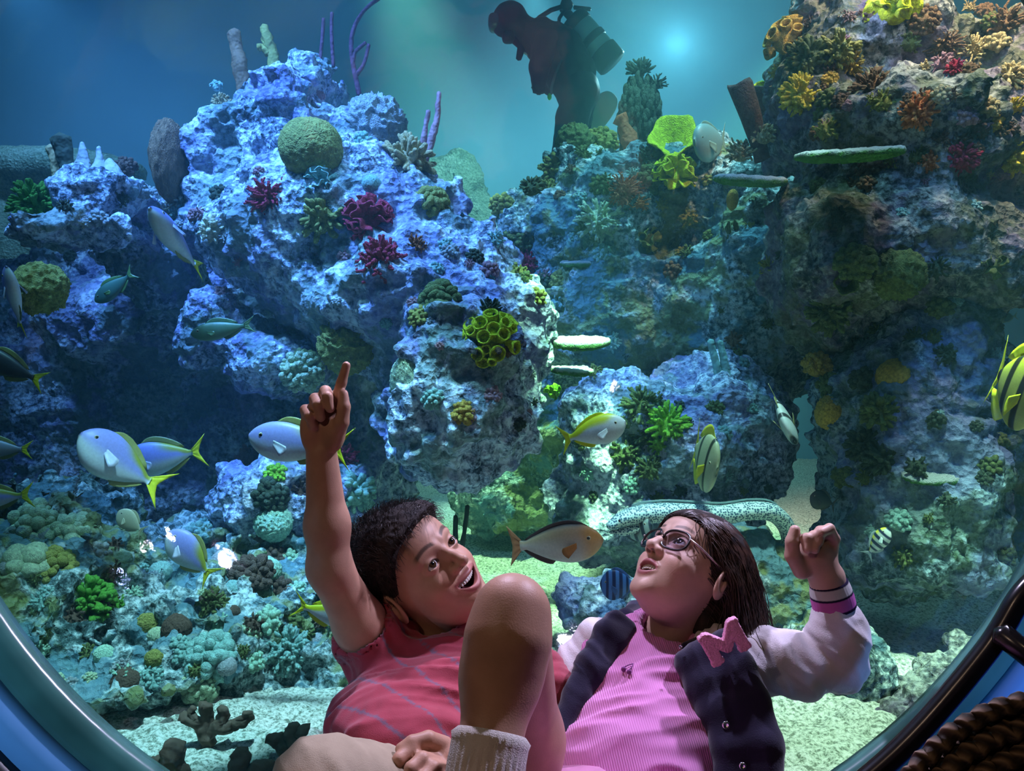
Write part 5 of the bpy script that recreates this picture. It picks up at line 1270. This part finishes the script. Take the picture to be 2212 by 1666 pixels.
    shirt = solid('t', ft, [ch_c - .16, be_c - .14, ch_c + .16, PA(740, 1350, 1.34), PA(1200, 1500, 1.36)], .05, .0042, None, colf=ct, disp=dt)
    mk('shirt', [shirt], sm, root)
    # khaki shorts
    def fs(p):
        d = sd_cone(p, PA(900, 1765, 1.21), PA(700, 1722, 1.05), .088, .074)
        d = smin(d, sd_ell(p, PA(930, 1760, 1.24), (.135, .10, .085)), .04)
        d = smin(d, sd_cone(p, PA(1010, 1790, 1.24), PA(1080, 1660, 1.14), .095, .070), .03)
        return d
    sh_m = vcol('khaki_twill', rough=.9, spec=.1, bmp=.3, bscale=600)
    s_ = solid('s', fs, [PA(600, 1740, 1.03), PA(1080, 1660, 1.14), PA(900, 1800, 1.24)], .12, .006, None, colf=lambda V: np.tile(np.array([.42, .35, .24]), (len(V), 1)), disp=lambda V: fold(V, (1, .3, .2), 14, .006, 7))
    mk('shorts', [s_], sh_m, root)
    # ribbed white sock
    a0, a1 = kn * .42 + an * .58, an
    dirn = (a1 - a0) / np.linalg.norm(a1 - a0); fr = np.array(frame(Vector(-dirn))); m = MB()
    nu, nv = 120, 16; V = []
    for i in range(nu):
        th = i / nu * 2 * np.pi; rib = .0009 * (1 if i % 4 < 2 else -1)
        for j in range(nv):
            t = j / (nv - 1); r0 = .0438 * (1 - t) + .041 * t + rib * (1 if j > 4 else .25) + (.0015 if j in (0, 1) else 0) - (.007 if j == 0 else 0)
            V.append(fr @ np.array([r0 * math.cos(th), r0 * math.sin(th), 0]) + a0 + (a1 - a0) * t * 1.0 + (0, .003, 0))
    m.add(np.array(V) - np.array(root.location), grid_quads(nu, nv, wrap_u=True))
    m.build('sock', plain('ribbed_cotton', (.72, .68, .62), .9, .06, 60, .4, 600), root)
make_boy()

# ================================================================== the girl
def make_girl():
    root = empty('person', P(1420, 1560, 1.28), 'child with glasses and dark hair in a pink top and navy varsity jacket, looking up', 'person')
    S = 1.0
    R, c = headframe((-.627, -.30, .714), (.582, .43, .690), PA(1488, 1238, 1.44))
    k = dict(curve=6.0, mz=-.0545, mh=.0085, mw=.0215, eye=.0055)
    skin = (.64, .41, .31); to = lambda V: (V - c) @ R / S
    neck_w = PA(1425, 1400, 1.46)
    neck = (neck_w - c) @ R
    def fh(p):
        q = to(p); d = head_sdf(q, k, 1)
        return smin(d, sd_cone(q, (0, -.018, -.035), neck, .041, .042), .022)
    head = solid('h', fh, [c - .13, c + .13, neck_w], .03, .0018, None, colf=lambda p: head_color(to(p), k, skin, (.45, .16, .16), (.10, .05, .03)))
    sk = lambda V: np.tile(np.array(skin), (len(V), 1)) * (1 - .08 * np.clip(fbm(V * 18, 2), -1, 1))[:, None]
    el, wr, pal = PA(1812, 1430, 1.36), PA(1786, 1248, 1.345), PA(1757, 1200, 1.335)
    fing = [([(1740, 1208, 1.345), (1741, 1166, 1.330), (1743, 1164, 1.308), (1744, 1186, 1.303)], [.0105, .0100, .0090, .0078]),
            ([(1760, 1204, 1.345), (1759, 1160, 1.332), (1760, 1160, 1.310), (1760, 1186, 1.303)], [.0105, .0102, .0090, .0080]),
            ([(1780, 1202, 1.345), (1781, 1154, 1.335), (1772, 1148, 1.315), (1769, 1170, 1.305)], [.0102, .0098, .0086, .0076]),
            ([(1795, 1210, 1.342), (1802, 1164, 1.330), (1792, 1142, 1.316), (1774, 1150, 1.304)], [.0098, .0092, .0082, .0072]),
            ([(1732, 1232, 1.330), (1712, 1200, 1.318), (1711, 1170, 1.314), (1717, 1146, 1.316)], [.0150, .0125, .0108, .0088])]
    fing = [([PA(*a) for a in q], r) for q, r in fing]
    def farm(p):
        d = sd_chain(p, [el, wr, pal], [.034, .0245, .024], .02)
        d = smin(d, sd_ell(p, pal, (.036, .017, .028)), .016)
        for q, r in fing: d = smin(d, sd_chain(p, q, r, .003), .0045)
        return d
    def carm(V):
        C = sk(V)
        for q, r in fing:
            t = np.linalg.norm(V - q[-1], axis=1); w = .35 * np.exp(-(t / .010) ** 2)[:, None]; C = C * (1 - w) + w * np.array([.78, .42, .36])
        return C
    arm = solid('a', farm, [el, wr, pal, PA(1757, 1130, 1.31)], .05, .0022, None, colf=carm)
    mk('body', [head, arm], skin_m, root)
    eyes_and_teeth(root, R, c, k, (-.05, .95, .25), (.06, .035, .02), S)
    # glasses
    g = empty('glasses', (0, 0, 0)); g.parent = root; off = np.array(root.location)
    fm = plain('tortoiseshell_black', (.02, .012, .012), .2, .3, 40, spec=.6); wm = plain('gold_temple', (.65, .55, .50), .3, .1, 40, metal=.6)
    rim = MB(); lens_m = bpy.data.materials.new('spectacle_lens'); lens_m.use_nodes = True; nt = lens_m.node_tree; nt.nodes.remove(nt.nodes['Principled BSDF'])
    tr = N_(nt, 'ShaderNodeBsdfTransparent'); gl = N_(nt, 'ShaderNodeBsdfGlossy'); gl.inputs['Roughness'].default_value = .03; mx = N_(nt, 'ShaderNodeMixShader'); mx.inputs[0].default_value = .05
    tr.inputs[0].default_value = (.86, .84, .9, 1); nt.links.new(tr.outputs[0], mx.inputs[1]); nt.links.new(gl.outputs[0], mx.inputs[2]); nt.links.new(mx.outputs[0], nt.nodes['Material Output'].inputs['Surface'])
    W2 = lambda V: (np.asarray(V) * S) @ R.T + c - off
    for sg in (1, -1):
        a = np.linspace(0, 2 * np.pi, 41)
        ex = 2.6; cx, sn = np.cos(a), np.sin(a)
        x = .0262 * np.sign(cx) * np.abs(cx) ** (2 / ex); z = .0195 * np.sign(sn) * np.abs(sn) ** (2 / ex)
        pts = np.stack([sg * (.0315 + x), .0925 - .012 * np.abs(.0335 + x) / .05 - .10 * (z < 0) * 0, z + .006], 1)
        V, Q, T = tube(pts, .0021, 8, caps=False); rim.add(W2(V), Q)
        lv = np.concatenate([pts[:-1], pts[:-1] - (0, .001, 0)]); n = 40; i = np.arange(n); j = (i + 1) % n
        V = np.concatenate([lv, [[sg * .0335, .0865, .006], [sg * .0335, .0855, .006]]])
        l = MB(); l.add(W2(V), Q=np.stack([i, j, j + n, i + n], 1), T=np.concatenate([np.stack([j, i, i * 0 + 2 * n], 1), np.stack([i + n, j + n, i * 0 + 2 * n + 1], 1)])); l.build('lens', lens_m, g)
        tp = MB(); V, Q, T = tube([(sg * .0595, .081, .013), (sg * .066, .060, .014), (sg * .078, .005, .012), (sg * .081, -.018, .006), (sg * .080, -.030, -.010)], [.0018, .0018, .0018, .002, .002], 8); tp.add(W2(V), Q, T); tp.build('temple', wm, g)
    V, Q, T = tube([(-.009, .0905, .008), (-.004, .0945, .010), (.004, .0945, .010), (.009, .0905, .008)], .0015, 8); rim.add(W2(V), Q, T)
    rim.build('frame', fm, g)
    # hair: cap and long falling strands
    hm = hair_mat('dark_brown_hair', (.012, .007, .006), (.075, .038, .024), .35)
    zl = lambda y: np.interp(y, [-.11, -.06, -.03, -.012, .012, .035, .060, .090], [-.085, -.075, -.05, -.010, -.012, .020, .051, .064])
    def fcap(p):
        q = to(p); d = smin(sd_ell(q, (0, -.018, .034), (.0740, .0920, .082)), sd_ell(q, (0, .044, .048), (.052, .036, .036)), .03) - .006
        d2 = sd_cone(q, (0, -.075, .0), (0, -.062, -.075), .050, .038); d2 = np.minimum(d2, d2)
        d = smax(smin(d, d2, .04) - .0018 * ridged(np.stack([q[:, 0] * 80, q[:, 1] * 25, q[:, 2] * 30], 1), 1), (zl(q[:, 1]) - q[:, 2]) * .8, .006)
        return d
    mk('hair', [solid('c', fcap, [c - .13, c + .13], .03, .0028, None)], hair_mat('hair_root_brown', (.010, .006, .005), (.030, .017, .012), .9), root)
    rg = np.random.RandomState(8); D = fib(9000, 1.0, .2, rg); q = D * (.0770, .0950, .0855) + (0, -.018, .034)
    q = q[(q[:, 2] > zl(q[:, 1]) + .001)]
    q = seat(q, k); ctr = np.array([0, -.018, .034]); ra = np.array([.079, .097, .087])
    gdir = np.array([0, 0, -1.0]) @ R                  # gravity in head space
    N = len(q); K = 17; cur = q.copy(); out = [cur.copy()]; rnd = rg.randn(N, 3) * .08; ln = .0135 + .003 * rg.rand(N)
    vel = np.stack([np.sign(q[:, 0]) * .25, np.full(N, -1.0), np.full(N, -.10)], 1)
    
    clump = np.stack([vnoise(q * 55), vnoise(q * 55 + 11), vnoise(q * 55 + 23)], 1) * .5
    for s in range(1, K):
        w = min(1, s / 5.0)
        en = (cur - ctr) / ra ** 2; en /= np.linalg.norm(en, axis=1)[:, None]; vt = vel - en * (vel * en).sum(1)[:, None]; vt /= np.linalg.norm(vt, axis=1)[:, None] + .05
        v = vt * (1 - w) * 1.3 + gdir * w + rnd + clump * .45 * w + .22 * w * np.stack([np.sin(s * .8 + q[:, 2] * 60), np.cos(s * .9 + q[:, 0] * 50), 0 * q[:, 0]], 1)
        v /= np.linalg.norm(v, axis=1)[:, None]
        cur = cur + v * ln[:, None]
        e = (cur - ctr) / ra; rr = np.linalg.norm(e, axis=1); m_ = rr < 1.02
        cur[m_] = ctr + (e[m_] / rr[m_, None] * 1.02) * ra
        dd_ = head_sdf(cur, k, 1); cur = cur + (cur - ctr) / np.linalg.norm(cur - ctr, axis=1)[:, None] * np.clip(.007 - dd_, 0, .03)[:, None] * (s < 12)
        # keep clear of the face and ear
        fm_ = (cur[:, 1] > -.020) & (cur[:, 2] < .010); cur[fm_, 1] -= (cur[fm_, 1] + .020) * .8
        wz = (cur * S) @ R.T + c; lowm = wz[:, 2] < PA(0, 1378, 1.44)[2]; wz[lowm, 2] = PA(0, 1378, 1.44)[2] + (.006 * np.sin(s * 1.7 + q[:, 0] * 90) + .004 * rg.randn(len(q)))[lowm]; cur = ((wz - c) @ R) / S
        out.append(cur.copy())
    pth = np.stack(out, 1); strands('hair_strands', hm, root, (pth * S) @ R.T + c, .00085)
    # pink ribbed top
    ch_c, be_c = PA(1395, 1480, 1.38), PA(1368, 1640, 1.27)
    ax = (be_c - ch_c); ax /= np.linalg.norm(ax); sx = np.array([1.0, -.10, -.05]); sx -= ax * (sx @ ax); sx /= np.linalg.norm(sx); nz = np.cross(ax, sx)
    TR = np.stack([sx, ax, nz], 1)
    def ft(p):
        d = sd_ell(p, ch_c, (.138, .115, .080), TR)
        d = smin(d, sd_ell(p, be_c, (.122, .130, .088), TR), .05)
        d = smin(d, sd_cone(p, PA(1410, 1440, 1.42), PA(1424, 1392, 1.44), .072, .054), .035)
        d = smax(d, -sd_cone(p, PA(1424, 1392, 1.415), c, .052, .044), .004)
        return d
    pm, nt, b = mat_base('pink_rib_knit'); tc = N_(nt, 'ShaderNodeTexCoord'); wv = N_(nt, 'ShaderNodeTexWave'); wv.inputs['Scale'].default_value = 88; wv.inputs['Distortion'].default_value = .6
    mp = N_(nt, 'ShaderNodeMapping'); mp.inputs['Rotation'].default_value = (0, math.radians(12), 0)
    nt.links.new(tc.outputs['Object'], mp.inputs['Vector']); nt.links.new(mp.outputs[0], wv.inputs['Vector'])
    r = ramp(nt, [(0, (.66, .22, .50)), (1, (.78, .30, .62))]); nt.links.new(wv.outputs['Fac'], r.inputs[0]); nt.links.new(r.outputs[0], b.inputs['Base Color'])
    b.inputs['Roughness'].default_value = .85; b.inputs['Specular IOR Level'].default_value = .15; b.inputs['Sheen Weight'].default_value = .3; bump(nt, b, wv.outputs['Fac'], .5, .0015)
    t_ = solid('t', ft, [ch_c - .16, be_c - .16, ch_c + .16, be_c + .16], .04, .0042, None, disp=lambda V: fold(V, ax + sx * .4, 13, .014, 2.0))
    mk('shirt', [t_], pm, root)
    # cherries stitched on the chest
    cm = MB(); Vs, Qs = sphere_grid(12, 8)
    def on(px, py):
        o = np.array([0, 0, EYE]); v = PA(px, py, 1) - o; t = 1.1
        for _ in range(60): t += ft((o + v * t)[None])[0] * .8
        return o + v * (t - .0125)
    for x, y in ((1347, 1446), (1359, 1452)): cm.add(Vs * (.0042, .003, .0042) + on(x, y) - off, Qs)
    for x, y in ((1347, 1446), (1359, 1452)):
        V, Q, T = tube([on(x, y - 4) - off, on((x + 1368) / 2, y - 9) - off, on(1368, 1434) - off], .0008, 6); cm.add(V, Q, T)
    ce = cm.build('cherry_emblem', plain('plum_thread', (.22, .06, .22), .8, .1, 80), root); ce['label'] = 'small purple embroidered cherries'
    # trousers
    def fp(p):
        d = sd_ell(p, PA(1345, 1760, 1.22), (.125, .10, .085))
        d = smin(d, sd_cone(p, PA(1270, 1780, 1.22), PA(1230, 1900, .85), .08, .06), .03); return smin(d, sd_cone(p, PA(1420, 1790, 1.22), PA(1470, 1920, .85), .08, .06), .03)
    tr_ = solid('p', fp, [PA(1230, 1900, .85), PA(1470, 1920, .85), PA(1345, 1760, 1.22)], .14, .007, None, disp=lambda V: fold(V, (1, .3, .2), 14, .006, 9), colf=lambda V: np.tile(np.array([.62, .26, .44]), (len(V), 1)))
    mk('trousers', [tr_], vcol('rose_cotton', rough=.9, spec=.1), root)
    # jacket: navy body in two front panels and collar, off-white sleeves, striped cuff, letter, snaps
    jn = vcol('navy_wool', rough=.92, spec=.08, bmp=.3, bscale=500, sheen=.3); jw = vcol('pale_fleece', bmp=.3, bscale=500, **cloth_kw)
    navy = np.array([.018, .016, .040]); 
    def chainell(p, pts, rr, k_=.02, th=.020):
        d = None; pts = [PA(*q) for q in pts]
        for i in range(len(pts) - 1):
            a_, b_ = pts[i], pts[i + 1]; L = np.linalg.norm(b_ - a_); al = (b_ - a_) / L; nr = np.array([-.12, -1.0, .25]); nr -= al * (nr @ al); nr /= np.linalg.norm(nr); sd_ = np.cross(nr, al)
            e = sd_box(p, (a_ + b_) / 2, ((rr[i] + rr[i + 1]) / 2, th, L / 2 + .010), np.stack([sd_, nr, al], 1), .017); d = e if d is None else smin(d, e, k_)
        return d
    RP = [(1522, 1402, 1.315), (1560, 1462, 1.29), (1590, 1530, 1.255), (1612, 1610, 1.22), (1622, 1730, 1.19)]
    rr_ = [.052, .054, .050, .046, .046]
    LP = [(1345, 1345, 1.40), (1318, 1385, 1.37), (1280, 1445, 1.34), (1242, 1505, 1.31), (1205, 1580, 1.27)]; lr = [.028, .031, .026, .021, .017]
    jb = solid('j', lambda p: chainell(p, RP, rr_), [PA(*q) for q in RP], .09, .004, None, colf=lambda V: np.tile(navy, (len(V), 1)), disp=lambda V: fold(V, (1, .2, .3), 14, .008, 12))
    jl = solid('j', lambda p: chainell(p, LP, lr), [PA(*q) for q in LP], .07, .004, None, colf=lambda V: np.tile(navy, (len(V), 1)), disp=lambda V: fold(V, (.4, .2, 1), 20, .006, 13))
    def fb(p):   # back of the jacket behind the top
        d = smax(sd_ell(p, PA(1430, 1580, 1.45), (.170, .080, .155)), -(ft(p) - .006), .004)
        return d
    jk = solid('j', fb, [PA(1280, 1380, 1.36), PA(1600, 1680, 1.52), PA(1600, 1380, 1.52), PA(1230, 1690, 1.3)], .08, .005, None, colf=lambda V: np.tile(navy, (len(V), 1)))
    cps = [[PA(*q) for q in w] for w in ([(1376, 1352, 1.42), (1352, 1336, 1.45), (1372, 1318, 1.53), (1420, 1312, 1.58)], [(1420, 1312, 1.58), (1520, 1335, 1.56), (1560, 1362, 1.47), (1530, 1385, 1.40), (1482, 1400, 1.36)])]
    jc = solid('j', lambda p: np.minimum(sd_chain(p, cps[0], [.010, .016, .016, .016], .01), sd_chain(p, cps[1], [.016, .016, .016, .014, .010], .01)), cps[0] + cps[1], .03, .0035, None, colf=lambda V: np.tile(navy * 1.3, (len(V), 1)))
    mk('jacket', [jb, jl, jk, jc], jn, root)
    SP = [PA(1560, 1425, 1.385), PA(1650, 1425, 1.375), PA(1740, 1440, 1.365), PA(1806, 1428, 1.36), PA(1812, 1375, 1.355), PA(1806, 1338, 1.35)]
    def fsl(p):
        d = sd_chain(p, SP, [.052, .048, .047, .043, .042, .036], .02)
        return d
    def dsl(V):
        g1 = fold(V, (1, 0, .8), 22, .0085, 3) + .0035 * np.sin((V @ np.array([1.0, 0, .75])) * 150) * np.exp(-(np.linalg.norm(V - PA(1765, 1400, 1.34), axis=1) / .07) ** 2)
        return g1
    js = solid('j', fsl, SP, .07, .0036, None, colf=lambda V: np.tile(np.array([.76, .71, .74]), (len(V), 1)), disp=dsl)
    SP2 = [PA(1292, 1390, 1.43), PA(1255, 1440, 1.42), PA(1228, 1520, 1.38), PA(1225, 1640, 1.30)]
    js2 = solid('j', lambda p: sd_chain(p, SP2, [.045, .042, .040, .036], .02), SP2, .07, .005, None, colf=lambda V: np.tile(np.array([.76, .71, .74]), (len(V), 1)), disp=lambda V: fold(V, (1, 0, .8), 20, .004, 3))
    sl = mk('jacket_sleeve', [js], jw, root); sl['label'] = 'off-white fleece sleeve, bent at the elbow'
    mk('jacket_sleeve', [js2], jw, root)
    cu0, cu1 = PA(1803, 1314, 1.35), PA(1789, 1256, 1.346); m = MB(); nu, nv = 96, 26; Vc, Cc = [], []
    fr = np.array(frame(Vector(cu1 - cu0), (0, 1, 0)))
    for i in range(nu):
        th = i / nu * 2 * np.pi
        for j in range(nv):
            t = j / (nv - 1); r0 = (.0345 * (1 - t) + .0300 * t) * (1 + .012 * (i % 3 == 0)) + .002 * math.sin(t * math.pi) - (.005 if j == nv - 1 else 0)
            Vc.append(fr @ np.array([r0 * math.cos(th), r0 * math.sin(th), 0]) + cu0 + (cu1 - cu0) * t)
            Cc.append((.018, .014, .045) if t < .10 or .48 < t < .60 or t > .90 else ((.68, .16, .50) if t < .5 else (.66, .64, .62)))
    m.add(np.array(Vc) - off, grid_quads(nu, nv, wrap_u=True)); m.C = [np.array(Cc)]
    cf = m.build('cuff', vcol('rib_cuff', .9, .1), root, color=True); cf['label'] = 'ribbed cuff striped navy, white and pink'
    # the letter
    def jsurf(px, py, lift=.003):
        o = np.array([0, 0, EYE]); v = PA(px, py, 1) - o; t = 1.0
        for _ in range(70): t += min(chainell((o + v * t)[None], RP, rr_)[0], fsl((o + v * t)[None])[0]) * .7
        t = t if t < 1.5 else 1.30
        return o + v * (t - lift - .004)
    mc, ru, uu = PA(1565, 1388, 1.262), np.array([.87, .0, .49]), np.array([-.49, -.10, .87]); uu /= np.linalg.norm(uu); ru -= uu * (ru @ uu); ru /= np.linalg.norm(ru); nn = np.cross(ru, uu)
    MR = np.stack([ru, uu, nn], 1)
    def fm2(p):
        q = (p - mc) @ MR; d = None
        for (x0, y0), (x1, y1), w in (((-.024, -.018), (-.024, .020), .0095), ((.024, -.018), (.024, .020), .0095), ((-.022, .020), (0, -.008), .0085), ((.022, .020), (0, -.008), .0085),
                                      ((-.031, -.022), (-.017, -.022), .0042), ((.017, -.022), (.031, -.022), .0042), ((-.031, .024), (-.020, .024), .0042), ((.020, .024), (.031, .024), .0042)):
            a_, b_ = np.array([x0, y0]), np.array([x1, y1]); ab = b_ - a_; h = np.clip(((q[:, :2] - a_) @ ab) / (ab @ ab), 0, 1)
            e = np.linalg.norm(q[:, :2] - a_ - h[:, None] * ab, axis=1) - w; d = e if d is None else np.minimum(d, e)
        return smax(d, np.abs(q[:, 2]) - .0065, .002)
    le = mk('letter_patch', [solid('m', fm2, [mc - .03, mc + .03], .02, .0016, None, colf=lambda V: np.tile(np.array([.90, .42, .62]), (len(V), 1)), disp=lambda V: .0009 * vnoise(V * 900))], vcol('pink_chenille', .95, .1, 1.0, 380), root)
    le['label'] = 'fuzzy pink letter M patch'
    chrome = plain('chrome_snap', (.75, .75, .78), .18, .05, 50, metal=1.0)
    for x, y, r in ((1470, 1398, .003), (1515, 1459, .0062), (1568, 1567, .0060), (1604, 1655, .0055)):
        pc = jsurf(x, y, -.001); V, Q = lathe([(.0001, .0010), (r * .35, .0010), (r * .45, .0022), (r * .8, .0026), (r, .0012), (r * 1.02, 0), (.0001, -.0005)], 24, 0)
        Rm = np.array(frame(Vector((-.1, -1, .15)))); m = MB(); m.add(V @ Rm.T + pc - off, Q); m.build('snap', chrome, root)
make_girl()
# ------------------------------------------------------------------ the diver
def make_diver():
    d = 6.3; root = empty('person', P(1225, 330, d), 'scuba diver in a black wetsuit bending over the reef with a banded tank', 'person')
    p_ = lambda x, y, e=0: PA(x, y, d + e); s = d / F
    black = np.array([.012, .014, .018])
    def f(p):
        q = sd_chain(p, [p_(1150, 78), p_(1190, 105), p_(1222, 155), p_(1248, 195)], [.12, .17, .16, .17], .06)
        q = smin(q, sd_chain(p, [p_(1250, 200, -.06), p_(1234, 262, -.08), p_(1216, 335, -.08)], [.150, .118, .090], .04), .05)
        q = smin(q, sd_chain(p, [p_(1252, 205, .10), p_(1248, 262, .14), p_(1240, 335, .16)], [.140, .105, .085], .04), .05)
        q = smin(q, sd_chain(p, [p_(1160, 75), p_(1130, 62), p_(1105, 46)], [.085, .08, .10], .03), .05)
        q = smin(q, sd_ell(p, p_(1103, 42), (.135, .125, .135)), .04)
        q = smin(q, sd_ell(p, p_(1085, 56), (.075, .08, .075)), .03)
        q = smin(q, sd_chain(p, [p_(1178, 88, -.18), p_(1166, 145, -.20), p_(1163, 185, -.22)], [.10, .078, .052], .03), .04)
        q = smin(q, sd_chain(p, [p_(1178, 95, .18), p_(1192, 150, .18), p_(1186, 192, .12)], [.10, .076, .05], .03), .04)
        for i in range(4): q = smin(q, sd_cone(p, p_(1156 + i * 6, 188, -.22), p_(1155 + i * 6, 202 - abs(i - 1.5) * 2, -.24), .020, .014), .012)
        q = smin(q, sd_cone(p, p_(1158, 180, -.22), p_(1150, 190, -.26), .018, .014), .012)
        return q
    b = solid('b', f, [p_(1060, 0), p_(1300, 340), p_(1150, 200)], .30, .016, None, colf=lambda V: np.tile(black, (len(V), 1)), disp=lambda V: .006 * fbm(V * 14, 2))
    mk('body', [b], vcol('wetsuit', .6, .3), root)
    off = np.array(root.location); blk = plain('black_gear', (.012, .014, .018), .5, .2, 10); pal = plain('pale_green_tank', (.25, .50, .42), .4, .1, 6)
    a, c = p_(1238, 42, .06), p_(1315, 128, .06); ax = (c - a) / np.linalg.norm(c - a); fr = np.array(frame(Vector(ax)))
    def cyl(t0, t1, r, name, mat, ends=True):
        L = np.linalg.norm(c - a); pr = [(.001, t0 * L), (r * .9, t0 * L), (r, t0 * L + .01), (r, t1 * L - .01), (r * .9, t1 * L), (.001, t1 * L)]
        V, Q = lathe(pr, 28, 0); m = MB(); m.add(V @ fr.T + a - off, Q); return m.build(name, mat, t)
    t = empty('tank', (0, 0, 0)); t.parent = root
    cyl(.0, 1.0, .112, 'cylinder', pal); cyl(-.02, .20, .118, 'strap', blk); cyl(.46, .62, .120, 'strap', blk); cyl(.78, 1.12, .124, 'boot', blk)
    m = MB(); m.add(*tube([a - off - ax * .02, a - off - ax * .12], .035, 12)); m.add(*tube([p_(1215, 12) - off, p_(1232, 10) - off], .045, 12)); m.add(*tube([p_(1240, 16) - off, p_(1275, 20) - off], .016, 10)); m.build('valve', blk, t)
    g = MB()
    for pts, r in (([p_(1215, 14), p_(1190, 22), p_(1165, 38), p_(1140, 66), p_(1112, 70)], .018), ([p_(1222, 18), p_(1208, 40), p_(1205, 80, -.2), p_(1212, 120, -.2)], .014)): g.add(*tube(np.array(pts) - off, r, 10))
    g.build('air_hose', blk, root)
    m = MB(); m.add(*tube(np.array([p_(1213, 130, -.22), p_(1200, 160, -.24), p_(1192, 185, -.24), p_(1190, 204, -.22)]) - off, .010, 8)); gg = m.build('gauge_hose', plain('grey_hose', (.10, .13, .13), .5), root)
    Vs, Qs = sphere_grid(14, 10); m = MB(); m.add(Vs * (.016, .016, .026) + p_(1187, 209, -.22) - off, Qs); m.build('green_tip', plain('neon_green', (.15, .9, .05), .4, .1, 9), root)
    m = MB(); U = np.sign(Vs) * np.abs(Vs) ** .7; m.add((U * (.05, .10, .06)) + p_(1068, 50, 0) - off, Qs); m.build('mask', plain('mask_glass', (.05, .08, .09), .15, .2, 9, spec=.7), root)
    m = MB(); m.add(U * (.05, .06, .045) + p_(1098, 80, -.03) - off, Qs); m.add(*tube(np.array([p_(1110, 84), p_(1128, 100), p_(1120, 128)]) - off, [.035, .040, .022], 10)); m.build('regulator', blk, root)
    m = MB(); m.add(*tube(np.array([p_(1130, 113), p_(1142, 119)]) - off, .009, 8)); m.build('mouthpiece', plain('white_rubber', (.8, .85, .8), .5), root)
    # buoyancy vest
    def fv(p): return smax(sd_chain(p, [p_(1165, 85), p_(1200, 115), p_(1232, 160)], [.15, .20, .185], .05), -(sd_cone(p, p_(1150, 120, 0), p_(1195, 200, 0), .10, .10)), .03)
    v = solid('v', fv, [p_(1150, 70), p_(1260, 190)], .25, .018, None, colf=lambda V: np.tile(black * .9, (len(V), 1)), disp=lambda V: .014 * ridged(V * 6, 2)); mk('vest', [v], vcol('wetsuit'), root)
    # fin blade
    e0, e1 = p_(1262, 285, .3), p_(1322, 206, .3); axx = e1 - e0; L = np.linalg.norm(axx); fr2 = np.array(frame(Vector(axx), (0, 1, 0))); V, Q = sphere_grid(30, 20); U = np.sign(V) * np.abs(V) ** .8; m = MB()
    m.add((U * (.105, .018, L * .55)) @ fr2.T + (e0 + e1) / 2 - off, Q); m.build('swim_fin', plain('pale_fin', (.42, .60, .46), .5, .1, 4), root)
make_diver()
# ------------------------------------------------------------------ water
def make_water():
    m = bpy.data.materials.new('clear_water'); m.use_nodes = True; nt = m.node_tree
    nt.nodes.remove(nt.nodes['Principled BSDF'])
    v = N_(nt, 'ShaderNodeVolumePrincipled') if False else N_(nt, 'ShaderNodeVolumeScatter')
    v.inputs['Color'].default_value = (0.35, 0.75, 0.95, 1); v.inputs['Density'].default_value = 0.062; v.inputs['Anisotropy'].default_value = 0.3
    nt.links.new(v.outputs[0], nt.nodes['Material Output'].inputs['Volume'])
    tag(box_mesh('tank_water', (-6.9, 2.25, 0.05), (6.9, 9.55, 4.75), m), 'clear teal aquarium water filling the tank', 'water', kind='stuff')
make_water()

def bulb(name, loc, r, col, st, label, group=None):
    m = bpy.data.materials.new('lit_bulb'); m.use_nodes = True; nt = m.node_tree; nt.nodes.remove(nt.nodes['Principled BSDF'])
    e = N_(nt, 'ShaderNodeEmission'); e.inputs[0].default_value = (*col, 1); e.inputs[1].default_value = st
    nt.links.new(e.outputs[0], nt.nodes['Material Output'].inputs['Surface'])
    V, Q = sphere_grid(20, 14); root = empty(name, loc, label, 'lamp', group); mb = MB(); mb.add(V * r, Q); mb.build('bulb', m, root)
    V, Q, T = tube([(0, 0, r * .8), (0, 0, r * 2.2)], r * .7, 12); mb = MB(); mb.add(V, Q, T); mb.build('fitting', plain('lamp_fitting', (.05, .05, .05), .5), root)
for px, py, t, r, st, w in ((362, 1162, 3.0, .022, 260, 'small'), (320, 1180, 3.0, .012, 240, 'tiny'), (265, 1248, 3.0, .016, 200, 'bluish small'), (1270, 800, 3.4, .008, 100, 'tiny warm'), (1228, 1395, 2.6, .02, 90, 'pale blue second')):
    o = np.array([0, 0, EYE]); dr = PA(px, py, 1) - o; dr /= np.linalg.norm(dr); c = np.array(DC); b_ = (o - c) @ dr
    h = o + dr * (-b_ + math.sqrt(b_ * b_ - ((o - c) @ (o - c) - DR * DR))); n = (h - c) / DR; rf = dr - 2 * (dr @ n) * n
    cc = (1.0, .72, .45) if 'warm' in w else ((.35, .45, 1.0) if 'blu' in w else (.85, .9, 1.0))
    bulb('lamp', tuple(h + rf * t), r, cc, st, '%s lamp hanging out of view, mirrored as a glint in the dome' % w)
gp = bpy.data.lights.new('glow_lamp', 'POINT'); gp.energy = 110; gp.color = (0.30, 0.85, 1.0); gp.shadow_soft_size = 0.16
go = bpy.data.objects.new('glow_lamp', gp); COL.objects.link(go); go.location = P(1462, 95, 7.4)
